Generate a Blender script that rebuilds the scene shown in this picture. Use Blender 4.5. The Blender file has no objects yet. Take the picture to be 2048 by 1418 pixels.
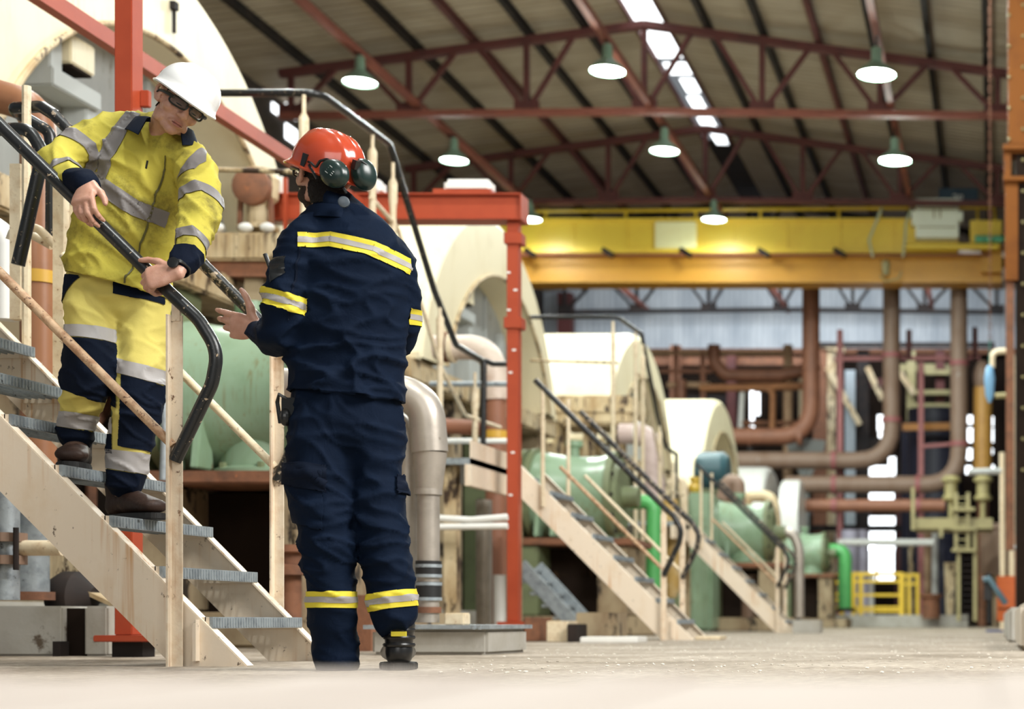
import bpy, bmesh, math, random
from mathutils import Vector, Matrix, noise
from math import pi, sin, cos, radians
random.seed(7)
V = Vector
SC = bpy.context.scene
COL = SC.collection

# ---------------------------------------------------------------- camera, world, light, exposure
F, VX, VY, H = 3300.0, 1990.0, 1242.0, 0.165      # focal length in pixels, vanishing point, eye height
cam_d = bpy.data.cameras.new('camera')
cam = bpy.data.objects.new('camera', cam_d); COL.objects.link(cam)
cam.location = (0, 0, H); cam.rotation_euler = (pi / 2, 0, 0)
cam_d.sensor_width = 36; cam_d.lens = F / 2048 * 36
cam_d.shift_x = -(VX - 1024) / 2048; cam_d.shift_y = (VY - 709) / 2048
cam_d.clip_start = 0.05; cam_d.clip_end = 300
cam_d.dof.use_dof = True; cam_d.dof.focus_distance = 5.9; cam_d.dof.aperture_fstop = 2.5
SC.camera = cam
SC.view_settings.view_transform = 'Standard'; SC.view_settings.look = 'None'
SC.view_settings.gamma = 1; SC.view_settings.use_curve_mapping = False
SC.view_settings.exposure = 0.0
SC.cycles.use_denoising = True
SC.cycles.max_bounces = 6; SC.cycles.diffuse_bounces = 3; SC.cycles.glossy_bounces = 3
SC.cycles.sample_clamp_indirect = 6

w = bpy.data.worlds.new('world'); SC.world = w; w.use_nodes = True
bg = w.node_tree.nodes['Background']; bg.inputs[0].default_value = (0.86, 0.93, 1.0, 1); bg.inputs[1].default_value = 0.22

def area(name, loc, target, sx, sy, power, color=(1, 1, 1)):
    d = bpy.data.lights.new(name, 'AREA'); d.shape = 'RECTANGLE'; d.size = sx; d.size_y = sy; d.energy = power; d.color = color
    o = bpy.data.objects.new(name, d); COL.objects.link(o); o.location = loc
    o.rotation_euler = (V(target) - V(loc)).to_track_quat('-Z', 'Y').to_euler()
    return o
def spot(name, loc, power, color=(1, 1, 1), size=150, r=0.25, target=None):
    d = bpy.data.lights.new(name, 'SPOT'); d.energy = power; d.spot_size = radians(size); d.spot_blend = 0.2; d.shadow_soft_size = r; d.color = color
    o = bpy.data.objects.new(name, d); COL.objects.link(o); o.location = loc
    if target: o.rotation_euler = (V(target) - V(loc)).to_track_quat('-Z', 'Y').to_euler()
    return o
# soft area lights added for brightness, out of view behind the camera and right
area('fill_behind_camera', (-1.0, -9, 7.0), (-4.5, 9, 1.8), 8, 6, 520, (1.0, 0.985, 0.95))
area('key_from_right', (6.0, 4.0, 7.5), (-5, 10, 1.5), 5, 4, 1700, (1.0, 0.985, 0.95))

area('end_wall_fill', (-7.0, 54.5, 10.9), (-7.0, 61, 9.6), 14, 1.5, 800, (0.85, 0.93, 1.0))  # area light added to brighten the sheeted end wall, no opening there
# ---------------------------------------------------------------- helpers
def at(px, py, Y):
    return V(((px - VX) * Y / F, Y, H + (VY - py) * Y / F))
def wloc(o):
    p = V((0, 0, 0))
    while o is not None:
        p = p + o.location; o = o.parent
    return p
def tag(o, label=None, cat=None, group=None, kind=None):
    if label: o['label'] = label
    if cat: o['category'] = cat
    if group: o['group'] = group
    if kind: o['kind'] = kind
    return o
def thing(name, label, cat, loc=(0, 0, 0), group=None):
    o = bpy.data.objects.new(name, None); COL.objects.link(o); o.location = loc; o.empty_display_size = 0.1
    return tag(o, label, cat, group)
def kids(o):
    return [c for c in COL.objects if c.parent == o]
def dup(root, off, label=None, group=None, skip=()):
    r = root.copy(); COL.objects.link(r); r.location = root.location + V(off)
    if label: r['label'] = label
    if group: r['group'] = group
    for ch in kids(root):
        if ch.name.split('.')[0] in skip: continue
        c = ch.copy(); COL.objects.link(c); c.parent = r
        for g in kids(ch):
            d = g.copy(); COL.objects.link(d); d.parent = c
    return r
def link_mesh(name, me, mat, parent=None, smooth=False):
    off = wloc(parent) if parent else V((0, 0, 0))
    if parent: me.transform(Matrix.Translation(-off))
    o = bpy.data.objects.new(name, me); COL.objects.link(o)
    if parent: o.parent = parent
    if mat is not None and not me.materials: me.materials.append(mat)
    if smooth: me.polygons.foreach_set('use_smooth', [True] * len(me.polygons))
    return o

def catmull(pts, n):
    """pts: list of tuples of numbers/vectors flattened to lists of floats"""
    out = []; m = len(pts)
    for i in range(m - 1):
        p0 = pts[max(i - 1, 0)]; p1 = pts[i]; p2 = pts[i + 1]; p3 = pts[min(i + 2, m - 1)]
        for k in range(n):
            t = k / n
            out.append([0.5 * (2 * b + (c - a) * t + (2 * a - 5 * b + 4 * c - d) * t * t + (3 * b - a - 3 * c + d) * t ** 3) for a, b, c, d in zip(p0, p1, p2, p3)])
    out.append(list(pts[-1])); return out
def fillet(pts, r, n=6):
    pts = [V(p) for p in pts]; out = [pts[0]]
    for i in range(1, len(pts) - 1):
        a, b, c = pts[i - 1], pts[i], pts[i + 1]
        u = (a - b).normalized(); v = (c - b).normalized()
        ang = u.angle(v, pi)
        if ang > pi - 0.03: out.append(b); continue
        d = min(r / math.tan(ang / 2), (a - b).length * .48, (c - b).length * .48)
        p, q = b + u * d, b + v * d
        for k in range(n + 1):
            t = k / n; out.append(p * (1 - t) ** 2 + b * 2 * t * (1 - t) + q * t * t)
    out.append(pts[-1]); return out

class MB:
    """collects shapes into one mesh"""
    def __init__(s): s.bm = bmesh.new()
    def face(s, vs):
        try: return s.bm.faces.new(vs)
        except ValueError: return None
    def box(s, c, d, rot=None):
        c = V(c); hx, hy, hz = d[0] / 2, d[1] / 2, d[2] / 2; vs = []
        for x, y, z in ((-1,-1,-1),(1,-1,-1),(1,1,-1),(-1,1,-1),(-1,-1,1),(1,-1,1),(1,1,1),(-1,1,1)):
            p = V((x * hx, y * hy, z * hz))
            if rot is not None: p = rot @ p
            vs.append(s.bm.verts.new(c + p))
        for f in ((3,2,1,0),(4,5,6,7),(0,1,5,4),(1,2,6,5),(2,3,7,6),(3,0,4,7)): s.face([vs[i] for i in f])
        return s
    def span(s, a, b):
        a, b = V(a), V(b); return s.box((a + b) / 2, [abs(x) for x in (b - a)])
    def beam(s, p, q, wd, ht, up=(0, 0, 1)):
        p, q = V(p), V(q); t = (q - p); L = t.length; t.normalize(); up = V(up)
        sd = t.cross(up)
        if sd.length < 1e-4: sd = t.cross(V((0, 1, 0)))
        sd.normalize(); u = sd.cross(t)
        m = Matrix((t, sd, u)).transposed()
        return s.box((p + q) / 2, (L, wd, ht), m)
    def ibeam(s, p, q, wd, ht, tf=0.012, up=(0, 0, 1)):
        p, q = V(p), V(q); t = (q - p).normalized(); up = V(up); sd = t.cross(up).normalized(); u = sd.cross(t)
        o = u * (ht / 2 - tf / 2)
        s.beam(p + o, q + o, wd, tf, up); s.beam(p - o, q - o, wd, tf, up); return s.beam(p, q, tf, ht - 2 * tf, up)
    def tube(s, pts, r, seg=12, caps=True, fl=0):
        pts = [V(p) for p in pts]
        if fl: pts = fillet(pts, fl)
        n = len(pts); rs = r if isinstance(r, (list, tuple)) else [r] * n
        t = (pts[1] - pts[0]).normalized(); a = t.cross(V((0, 0, 1)))
        if a.length < 1e-3: a = t.cross(V((0, 1, 0)))
        a.normalize(); prev = None; first = None
        for i, p in enumerate(pts):
            t = ((pts[min(i + 1, n - 1)] - p).normalized() + (p - pts[max(i - 1, 0)]).normalized())
            if t.length < 1e-6: continue
            t.normalize(); a = a - t * a.dot(t); a.normalize(); b = t.cross(a)
            ring = [s.bm.verts.new(p + (a * cos(2 * pi * k / seg) + b * sin(2 * pi * k / seg)) * rs[i]) for k in range(seg)]
            if prev:
                for k in range(seg): s.face([prev[k], prev[(k + 1) % seg], ring[(k + 1) % seg], ring[k]])
            else: first = ring
            prev = ring
        if caps: s.face(first[::-1]); s.face(prev)
        return s
    def cyl(s, p, q, r, seg=20): return s.tube([p, q], r, seg)
    def lathe(s, prof, o, ax, seg=32, caps=True):
        """prof: (distance along axis, radius)"""
        o = V(o); ax = V(ax).normalized(); a = ax.cross(V((0, 0, 1)))
        if a.length < 1e-3: a = V((1, 0, 0))
        a.normalize(); b = ax.cross(a); prev = None; first = None
        for h, r in prof:
            ring = [s.bm.verts.new(o + ax * h + (a * cos(2 * pi * k / seg) + b * sin(2 * pi * k / seg)) * max(r, 1e-4)) for k in range(seg)]
            if prev:
                for k in range(seg): s.face([prev[k], prev[(k + 1) % seg], ring[(k + 1) % seg], ring[k]])
            else: first = ring
            prev = ring
        if caps: s.face(first[::-1]); s.face(prev)
        return s
    def prism(s, poly, d):
        """closed polygon of points extruded by the vector d"""
        a = [s.bm.verts.new(V(p)) for p in poly]; b = [s.bm.verts.new(V(p) + V(d)) for p in poly]; n = len(a)
        s.face(a[::-1]); s.face(b)
        for i in range(n): s.face([a[i], a[(i + 1) % n], b[(i + 1) % n], b[i]])
        return s
    def ball(s, c, r, rot=None, seg=16, rings=10):
        c = V(c); r = (r, r, r) if not hasattr(r, '__len__') else r; prev = None
        def P(x, y, z):
            p = V((x * r[0], y * r[1], z * r[2])); return c + (rot @ p if rot is not None else p)
        top = s.bm.verts.new(P(0, 0, 1))
        for i in range(1, rings):
            th = pi * i / rings
            ring = [s.bm.verts.new(P(sin(th) * cos(2 * pi * k / seg), sin(th) * sin(2 * pi * k / seg), cos(th))) for k in range(seg)]
            for k in range(seg):
                if prev: s.face([prev[k], ring[k], ring[(k + 1) % seg], prev[(k + 1) % seg]])
                else: s.face([top, ring[k], ring[(k + 1) % seg]])
            prev = ring
        bot = s.bm.verts.new(P(0, 0, -1))
        for k in range(seg): s.face([prev[k], bot, prev[(k + 1) % seg]])
        return s
    def limb(s, pts, ref=(0, -1, 0), seg=18, n=4):
        """pts: (point, half width, half depth); a rounded tapering limb through the points"""
        ref = V(ref).normalized()
        fl = catmull([list(p) + [a, b] for p, a, b in pts], n) if len(pts) > 2 else [list(p) + [a, b] for p, a, b in pts]
        P = [V(f[:3]) for f in fl]; N = len(P); rings = []
        T = [((P[min(i + 1, N - 1)] - P[max(i - 1, 0)]).normalized()) for i in range(N)]
        seq = []
        r0 = min(fl[0][3], fl[0][4]); r1 = min(fl[-1][3], fl[-1][4])
        for a in (75, 50, 25): seq.append((P[0] - T[0] * r0 * sin(radians(a)), T[0], fl[0][3] * cos(radians(a)), fl[0][4] * cos(radians(a))))
        for i in range(N): seq.append((P[i], T[i], fl[i][3], fl[i][4]))
        for a in (25, 50, 75): seq.append((P[-1] + T[-1] * r1 * sin(radians(a)), T[-1], fl[-1][3] * cos(radians(a)), fl[-1][4] * cos(radians(a))))
        prev = None
        for p, t, a, b in seq:
            f = ref - t * ref.dot(t)
            if f.length < 0.05: f = V((1, 0, 0)) - t * t.x
            f.normalize(); sd = t.cross(f)
            ring = [s.bm.verts.new(p + sd * a * cos(2 * pi * k / seg) + f * b * sin(2 * pi * k / seg)) for k in range(seg)]
            if prev:
                for k in range(seg): s.face([prev[k], prev[(k + 1) % seg], ring[(k + 1) % seg], ring[k]])
            else: s.face(ring[::-1])
            prev = ring
        s.face(prev); return s
    def xf(s, m):
        s.bm.transform(m); return s
    def build(s, name, mat, parent=None, smooth=False, bevel=0, sharp=40):
        bm = s.bm
        bmesh.ops.recalc_face_normals(bm, faces=bm.faces)
        if bevel: bmesh.ops.bevel(bm, geom=[e for e in bm.edges if len(e.link_faces) == 2 and e.calc_face_angle(0) > 0.5], offset=bevel, segments=2, affect='EDGES', clamp_overlap=True)
        me = bpy.data.meshes.new(name); bm.to_mesh(me); bm.free()
        o = link_mesh(name, me, mat, parent, smooth)
        if smooth: me.set_sharp_from_angle(angle=radians(sharp))
        return o

def voxel(mb, size, smooth=4):
    """fuse a bundle of closed shapes into one continuous skin; returns a mesh"""
    bmesh.ops.recalc_face_normals(mb.bm, faces=mb.bm.faces)
    me = bpy.data.meshes.new('fuse'); mb.bm.to_mesh(me); mb.bm.free()
    o = bpy.data.objects.new('fuse', me); COL.objects.link(o)
    m = o.modifiers.new('r', 'REMESH'); m.mode = 'VOXEL'; m.voxel_size = size; m.use_smooth_shade = True
    if smooth:
        s = o.modifiers.new('s', 'SMOOTH'); s.factor = 0.5; s.iterations = smooth
    bpy.context.view_layer.update()
    me2 = bpy.data.meshes.new_from_object(o.evaluated_get(bpy.context.evaluated_depsgraph_get()))
    bpy.data.objects.remove(o); bpy.data.meshes.remove(me); me2.materials.clear()
    return me2

def cut(me, planes, keep=None, push=0.002, thick=0.0):
    """piece of a skin between planes [(point, outward normal)], lifted off it along the normals; a list of bands hugging the cloth"""
    bm = bmesh.new(); bm.from_mesh(me)
    bm.normal_update()
    nrm = {}
    for p, n in planes:
        bmesh.ops.bisect_plane(bm, geom=bm.verts[:] + bm.edges[:] + bm.faces[:], plane_co=V(p), plane_no=V(n), clear_outer=True)
    if keep:
        if planes and len(bm.faces) < 9000: bmesh.ops.subdivide_edges(bm, edges=bm.edges[:], cuts=2, use_grid_fill=True)
        bad = [f for f in bm.faces if not keep(f.calc_center_median())]
        bmesh.ops.delete(bm, geom=bad, context='FACES')
    bm.normal_update()
    for v in bm.verts: v.co += v.normal * push
    if thick:
        bm.normal_update(); nn = {v: v.normal.copy() for v in bm.verts}
        be = [e for e in bm.edges if len(e.link_faces) == 1]; src = {v.index: v for e in be for v in e.verts}
        r = bmesh.ops.extrude_edge_only(bm, edges=be)
        for v in [g for g in r['geom'] if isinstance(g, bmesh.types.BMVert)]:
            q = min(nn, key=lambda u: (u.co - v.co).length_squared); v.co -= nn[q] * thick
    out = bpy.data.meshes.new('piece'); bm.to_mesh(out); bm.free()
    return out

# ---------------------------------------------------------------- materials
MATS = {}
def _nt(name):
    m = bpy.data.materials.new(name); m.use_nodes = True; nt = m.node_tree
    return m, nt, nt.nodes['Principled BSDF']
def paint(name, col, col2=None, spots=None, rough=0.5, metal=0.0, scale=6.0, amount=0.5, spot_amt=0.6, spot_scale=14.0, bump=0.15, streak=1.0, spec=0.5, soft=0.06, runs=None, run_amt=0.5):
    """paint or metal: a base colour drifting to col2, with patches of rust, chips or grime in colour spots; streak stretches the pattern downwards"""
    if name in MATS: return MATS[name]
    m, nt, b = _nt(name); N = nt.nodes.new; L = nt.links.new
    tc = N('ShaderNodeTexCoord'); geo = N('ShaderNodeNewGeometry'); mp = N('ShaderNodeMapping'); mp.inputs['Scale'].default_value = (1, 1, 1 / streak)
    L(geo.outputs['Position'], mp.inputs[0])
    n1 = N('ShaderNodeTexNoise'); n1.inputs['Scale'].default_value = scale; n1.inputs['Detail'].default_value = 5; n1.inputs['Roughness'].default_value = 0.6
    L(mp.outputs[0], n1.inputs['Vector'])
    mix = N('ShaderNodeMix'); mix.data_type = 'RGBA'; mix.inputs['A'].default_value = (*col, 1); mix.inputs['B'].default_value = (*(col2 or col), 1)
    r1 = N('ShaderNodeMapRange'); r1.inputs['From Min'].default_value = 0.62 - 0.3 * amount; r1.inputs['From Max'].default_value = 0.95 - 0.4 * amount
    L(n1.outputs[0], r1.inputs[0]); L(r1.outputs[0], mix.inputs['Factor'])
    out = mix.outputs['Result']; rough_in = None
    if spots:
        n2 = N('ShaderNodeTexNoise'); n2.inputs['Scale'].default_value = spot_scale; n2.inputs['Detail'].default_value = 6; n2.inputs['Roughness'].default_value = 0.65
        L(mp.outputs[0], n2.inputs['Vector'])
        r2 = N('ShaderNodeMapRange'); r2.inputs['From Min'].default_value = 0.78 - 0.35 * spot_amt; r2.inputs['From Max'].default_value = 0.78 - 0.35 * spot_amt + soft
        L(n2.outputs[0], r2.inputs[0])
        mx2 = N('ShaderNodeMix'); mx2.data_type = 'RGBA'; mx2.inputs['B'].default_value = (*spots, 1)
        L(out, mx2.inputs['A']); L(r2.outputs[0], mx2.inputs['Factor']); out = mx2.outputs['Result']
    if runs:                                   # rust runs trickling down
        m3 = N('ShaderNodeMapping'); m3.inputs['Scale'].default_value = (38, 38, 1.3); L(geo.outputs['Position'], m3.inputs[0])
        n3 = N('ShaderNodeTexNoise'); n3.inputs['Scale'].default_value = 1; n3.inputs['Detail'].default_value = 4; L(m3.outputs[0], n3.inputs['Vector'])
        n4 = N('ShaderNodeTexNoise'); n4.inputs['Scale'].default_value = 1.7; n4.inputs['Detail'].default_value = 2; L(geo.outputs['Position'], n4.inputs['Vector'])
        r3 = N('ShaderNodeMapRange'); r3.inputs['From Min'].default_value = 0.53; r3.inputs['From Max'].default_value = 0.72; L(n3.outputs[0], r3.inputs[0])
        r4 = N('ShaderNodeMapRange'); r4.inputs['From Min'].default_value = 0.62 - 0.3 * run_amt; r4.inputs['From Max'].default_value = 0.80 - 0.3 * run_amt; L(n4.outputs[0], r4.inputs[0])
        mu = N('ShaderNodeMath'); mu.operation = 'MULTIPLY'; L(r3.outputs[0], mu.inputs[0]); L(r4.outputs[0], mu.inputs[1])
        mx3 = N('ShaderNodeMix'); mx3.data_type = 'RGBA'; mx3.inputs['B'].default_value = (*runs, 1); L(out, mx3.inputs['A']); L(mu.outputs[0], mx3.inputs['Factor']); out = mx3.outputs['Result']
    L(out, b.inputs['Base Color'])
    b.inputs['Roughness'].default_value = rough; b.inputs['Metallic'].default_value = metal; b.inputs['Specular IOR Level'].default_value = spec
    if bump:
        bp = N('ShaderNodeBump'); bp.inputs['Strength'].default_value = bump; bp.inputs['Distance'].default_value = 0.02
        L(n1.outputs[0], bp.inputs['Height']); L(bp.outputs[0], b.inputs['Normal'])
    MATS[name] = m; return m
def cloth(name, col, col2=None, spec=0.25, rough=0.85, bump=0.35, scale=9.0, dirt=None, dirt_amt=0.4, sheen=0.0, weave=900):
    m, nt, b = _nt(name); N = nt.nodes.new; L = nt.links.new
    geo = N('ShaderNodeNewGeometry')
    n1 = N('ShaderNodeTexNoise'); n1.inputs['Scale'].default_value = scale; n1.inputs['Detail'].default_value = 6; n1.inputs['Distortion'].default_value = 0.6
    n2 = N('ShaderNodeTexNoise'); n2.inputs['Scale'].default_value = weave; n2.inputs['Detail'].default_value = 1
    L(geo.outputs['Position'], n1.inputs['Vector']); L(geo.outputs['Position'], n2.inputs['Vector'])
    mix = N('ShaderNodeMix'); mix.data_type = 'RGBA'; mix.inputs['A'].default_value = (*col, 1); mix.inputs['B'].default_value = (*(col2 or col), 1)
    L(n1.outputs[0], mix.inputs['Factor']); out = mix.outputs['Result']
    if dirt:
        n3 = N('ShaderNodeTexNoise'); n3.inputs['Scale'].default_value = 5; n3.inputs['Detail'].default_value = 7; n3.inputs['Roughness'].default_value = 0.7
        L(geo.outputs['Position'], n3.inputs['Vector'])
        r = N('ShaderNodeMapRange'); r.inputs['From Min'].default_value = 0.68 - 0.3 * dirt_amt; r.inputs['From Max'].default_value = 0.85 - 0.3 * dirt_amt
        L(n3.outputs[0], r.inputs[0]); mx = N('ShaderNodeMix'); mx.data_type = 'RGBA'; mx.inputs['B'].default_value = (*dirt, 1)
        L(out, mx.inputs['A']); L(r.outputs[0], mx.inputs['Factor']); out = mx.outputs['Result']
    L(out, b.inputs['Base Color']); b.inputs['Roughness'].default_value = rough; b.inputs['Specular IOR Level'].default_value = spec
    if sheen: b.inputs['Sheen Weight'].default_value = sheen
    ad = N('ShaderNodeMath'); ad.operation = 'MULTIPLY_ADD'; ad.inputs[1].default_value = 0.08
    L(n2.outputs[0], ad.inputs[0]); L(n1.outputs[0], ad.inputs[2])
    bp = N('ShaderNodeBump'); bp.inputs['Strength'].default_value = bump; bp.inputs['Distance'].default_value = 0.02
    L(ad.outputs[0], bp.inputs['Height']); L(bp.outputs[0], b.inputs['Normal'])
    return m
def plain(name, col, rough=0.5, metal=0.0, spec=0.5, coat=0.0):
    m, nt, b = _nt(name); b.inputs['Base Color'].default_value = (*col, 1); b.inputs['Roughness'].default_value = rough; b.inputs['Metallic'].default_value = metal
    b.inputs['Specular IOR Level'].default_value = spec; b.inputs['Coat Weight'].default_value = coat
    return m
def glow(name, col, strength):
    m, nt, b = _nt(name); b.inputs['Base Color'].default_value = (*col, 1); b.inputs['Emission Color'].default_value = (*col, 1); b.inputs['Emission Strength'].default_value = strength
    return m
def glass(name, col=(0.9, 0.95, 0.95)):
    m, nt, b = _nt(name); b.inputs['Base Color'].default_value = (*col, 1); b.inputs['Roughness'].default_value = 0.02; b.inputs['Transmission Weight'].default_value = 0.95; b.inputs['IOR'].default_value = 1.2
    return m

CREAM = paint('cream_paint', (0.84, 0.75, 0.52), (0.74, 0.63, 0.40), (0.33, 0.20, 0.09), rough=0.42, scale=2.5, amount=0.4, spot_amt=0.26, spot_scale=9, bump=0.06, streak=2, runs=(0.40, 0.26, 0.09), run_amt=0.3)
CREAM_STAIR = paint('cream_stair_paint', (0.80, 0.68, 0.53), (0.72, 0.56, 0.38), (0.10, 0.065, 0.04), rough=0.5, scale=5, amount=0.4, spot_amt=0.42, spot_scale=30, bump=0.1, streak=1.4, runs=(0.55, 0.26, 0.07), run_amt=0.42)
CREAM_DIRTY = paint('dirty_cream_paint', (0.62, 0.50, 0.31), (0.40, 0.27, 0.13), (0.05, 0.028, 0.015), rough=0.6, scale=5, amount=0.7, spot_amt=0.68, spot_scale=7, bump=0.3, streak=2.5, runs=(0.10, 0.05, 0.02), run_amt=0.6)
RUST_TUBE = paint('rusted_cream_tube', (0.60, 0.41, 0.25), (0.38, 0.20, 0.10), (0.12, 0.05, 0.025), rough=0.6, scale=24, amount=0.7, spot_amt=0.55, spot_scale=60, bump=0.3)
CREAM_TUBE = paint('cream_tube', (0.78, 0.66, 0.46), (0.62, 0.46, 0.28), (0.25, 0.12, 0.05), rough=0.5, scale=20, amount=0.5, spot_amt=0.45, spot_scale=40, bump=0.15)
BLACK_TUBE = paint('black_rail_paint', (0.012, 0.013, 0.013), (0.02, 0.02, 0.02), (0.42, 0.32, 0.21), rough=0.32, scale=10, amount=0.4, spot_amt=0.42, spot_scale=45, bump=0.1, soft=0.03)
BLACK_WORN = paint('worn_black_rail', (0.012, 0.012, 0.012), (0.03, 0.03, 0.03), (0.40, 0.31, 0.22), rough=0.4, scale=10, amount=0.4, spot_amt=0.66, spot_scale=34, bump=0.15, soft=0.05)
RED = paint('red_oxide_paint', (0.40, 0.062, 0.022), (0.34, 0.048, 0.017), (0.62, 0.40, 0.30), rough=0.42, scale=4, amount=0.5, spot_amt=0.12, spot_scale=30, bump=0.05)
RED_STEEL = paint('dull_red_steel', (0.10, 0.024, 0.02), (0.06, 0.016, 0.014), (0.05, 0.02, 0.015), rough=0.7, scale=2, amount=0.5, spot_amt=0.4, spot_scale=4, bump=0.1)
TIE_RED = paint('faded_red_steel', (0.24, 0.07, 0.045), (0.16, 0.045, 0.03), rough=0.6, scale=2, bump=0.1)
DARK_STEEL = paint('dark_steel', (0.018, 0.014, 0.013), (0.04, 0.026, 0.02), spec=0.25, rough=0.7, scale=3, bump=0.1)
GALV = paint('galvanised_steel', (0.36, 0.40, 0.42), (0.22, 0.25, 0.27), (0.05, 0.05, 0.045), rough=0.5, metal=0.35, scale=18, amount=0.6, spot_amt=0.42, spot_scale=22, bump=0.2)
GREY_PANEL = paint('grey_panel', (0.46, 0.48, 0.46), (0.36, 0.38, 0.37), (0.22, 0.19, 0.14), rough=0.6, scale=2.5, amount=0.5, spot_amt=0.36, spot_scale=5, bump=0.1, streak=3)
GREEN = paint('mint_green_paint', (0.26, 0.37, 0.245), (0.19, 0.285, 0.17), (0.13, 0.08, 0.035), rough=0.32, scale=4, amount=0.5, spot_amt=0.37, spot_scale=9, bump=0.06, streak=1.6, runs=(0.20, 0.17, 0.07), run_amt=0.45)
GREEN_DARK = paint('olive_green_paint', (0.17, 0.20, 0.10), (0.12, 0.13, 0.07), (0.06, 0.045, 0.03), rough=0.5, scale=5, amount=0.5, spot_amt=0.4, spot_scale=10, bump=0.1)
PIPE_GREEN = paint('bright_green_pipe', (0.10, 0.42, 0.12), (0.08, 0.34, 0.10), rough=0.35, scale=5, bump=0.05)
RUST = paint('rust', (0.24, 0.10, 0.05), (0.13, 0.06, 0.035), (0.42, 0.14, 0.05), rough=0.8, scale=8, amount=0.6, spot_amt=0.4, spot_scale=12, bump=0.4)
RUST_PIPE = paint('rusty_brown_pipe', (0.30, 0.125, 0.07), (0.20, 0.085, 0.05), (0.38, 0.29, 0.24), rough=0.55, scale=3, amount=0.5, spot_amt=0.3, spot_scale=5, bump=0.1, streak=2)
RUST_GREY_PIPE = paint('grey_brown_pipe', (0.26, 0.17, 0.12), (0.20, 0.115, 0.07), (0.36, 0.30, 0.26), rough=0.55, scale=2.5, amount=0.5, spot_amt=0.4, spot_scale=4, bump=0.1, streak=2)
BROWN_PIPE = paint('primer_brown_pipe', (0.36, 0.16, 0.075), (0.28, 0.12, 0.06), (0.55, 0.48, 0.40), rough=0.4, scale=6, amount=0.5, spot_amt=0.25, spot_scale=9, bump=0.05)
SILVER = paint('aluminium_cladding', (0.47, 0.42, 0.36), (0.34, 0.30, 0.25), (0.20, 0.17, 0.13), rough=0.4, metal=0.5, scale=6, amount=0.5, spot_amt=0.3, spot_scale=9, bump=0.1)
CONC = paint('concrete', (0.45, 0.43, 0.38), (0.36, 0.33, 0.27), (0.12, 0.09, 0.06), rough=0.9, scale=4, amount=0.6, spot_amt=0.42, spot_scale=5, bump=0.3)
CONC_BROWN = paint('oily_concrete', (0.36, 0.28, 0.17), (0.20, 0.13, 0.07), (0.03, 0.02, 0.012), rough=0.8, scale=4, amount=0.6, spot_amt=0.62, spot_scale=5, bump=0.3, streak=2)
YELLOW = paint('crane_yellow', (0.86, 0.60, 0.06), (0.78, 0.50, 0.05), (0.45, 0.26, 0.04), rough=0.4, scale=1.2, amount=0.5, spot_amt=0.3, spot_scale=2, bump=0.03)
ORANGE = paint('crane_orange', (0.66, 0.32, 0.03), (0.56, 0.26, 0.025), rough=0.45, scale=1, bump=0.03)
RAIL_YELLOW = paint('rail_yellow', (0.75, 0.50, 0.03), (0.65, 0.42, 0.03), rough=0.4, bump=0.03)
OLIVE_CREAM = paint('ochre_steel', (0.34, 0.29, 0.13), (0.26, 0.22, 0.10), (0.12, 0.09, 0.05), rough=0.5, scale=3, amount=0.5, spot_amt=0.35, spot_scale=5, bump=0.1)
COLUMN = paint('rusty_orange_column', (0.21, 0.068, 0.008), (0.14, 0.042, 0.006), (0.06, 0.025, 0.008), spec=0.2, rough=0.65, scale=2, amount=0.5, spot_amt=0.35, spot_scale=4, bump=0.1)
WHITE = paint('white_paint', (0.86, 0.85, 0.80), (0.78, 0.77, 0.72), rough=0.35, bump=0.02)
BLACK = plain('black_rubber', (0.012, 0.012, 0.012), 0.55)
LILAC = paint('pale_lilac_pipe', (0.48, 0.45, 0.55), (0.40, 0.37, 0.46), rough=0.5, bump=0.05)
DARK_VOID = paint('dark_brown_shade', (0.022, 0.014, 0.010), (0.012, 0.008, 0.006), (0.06, 0.035, 0.018), rough=0.9, scale=2, amount=0.5, spot_amt=0.4, spot_scale=3, bump=0.2, spec=0.1)  # near-black brown; the shade of voids and openings is put into this colour
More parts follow.
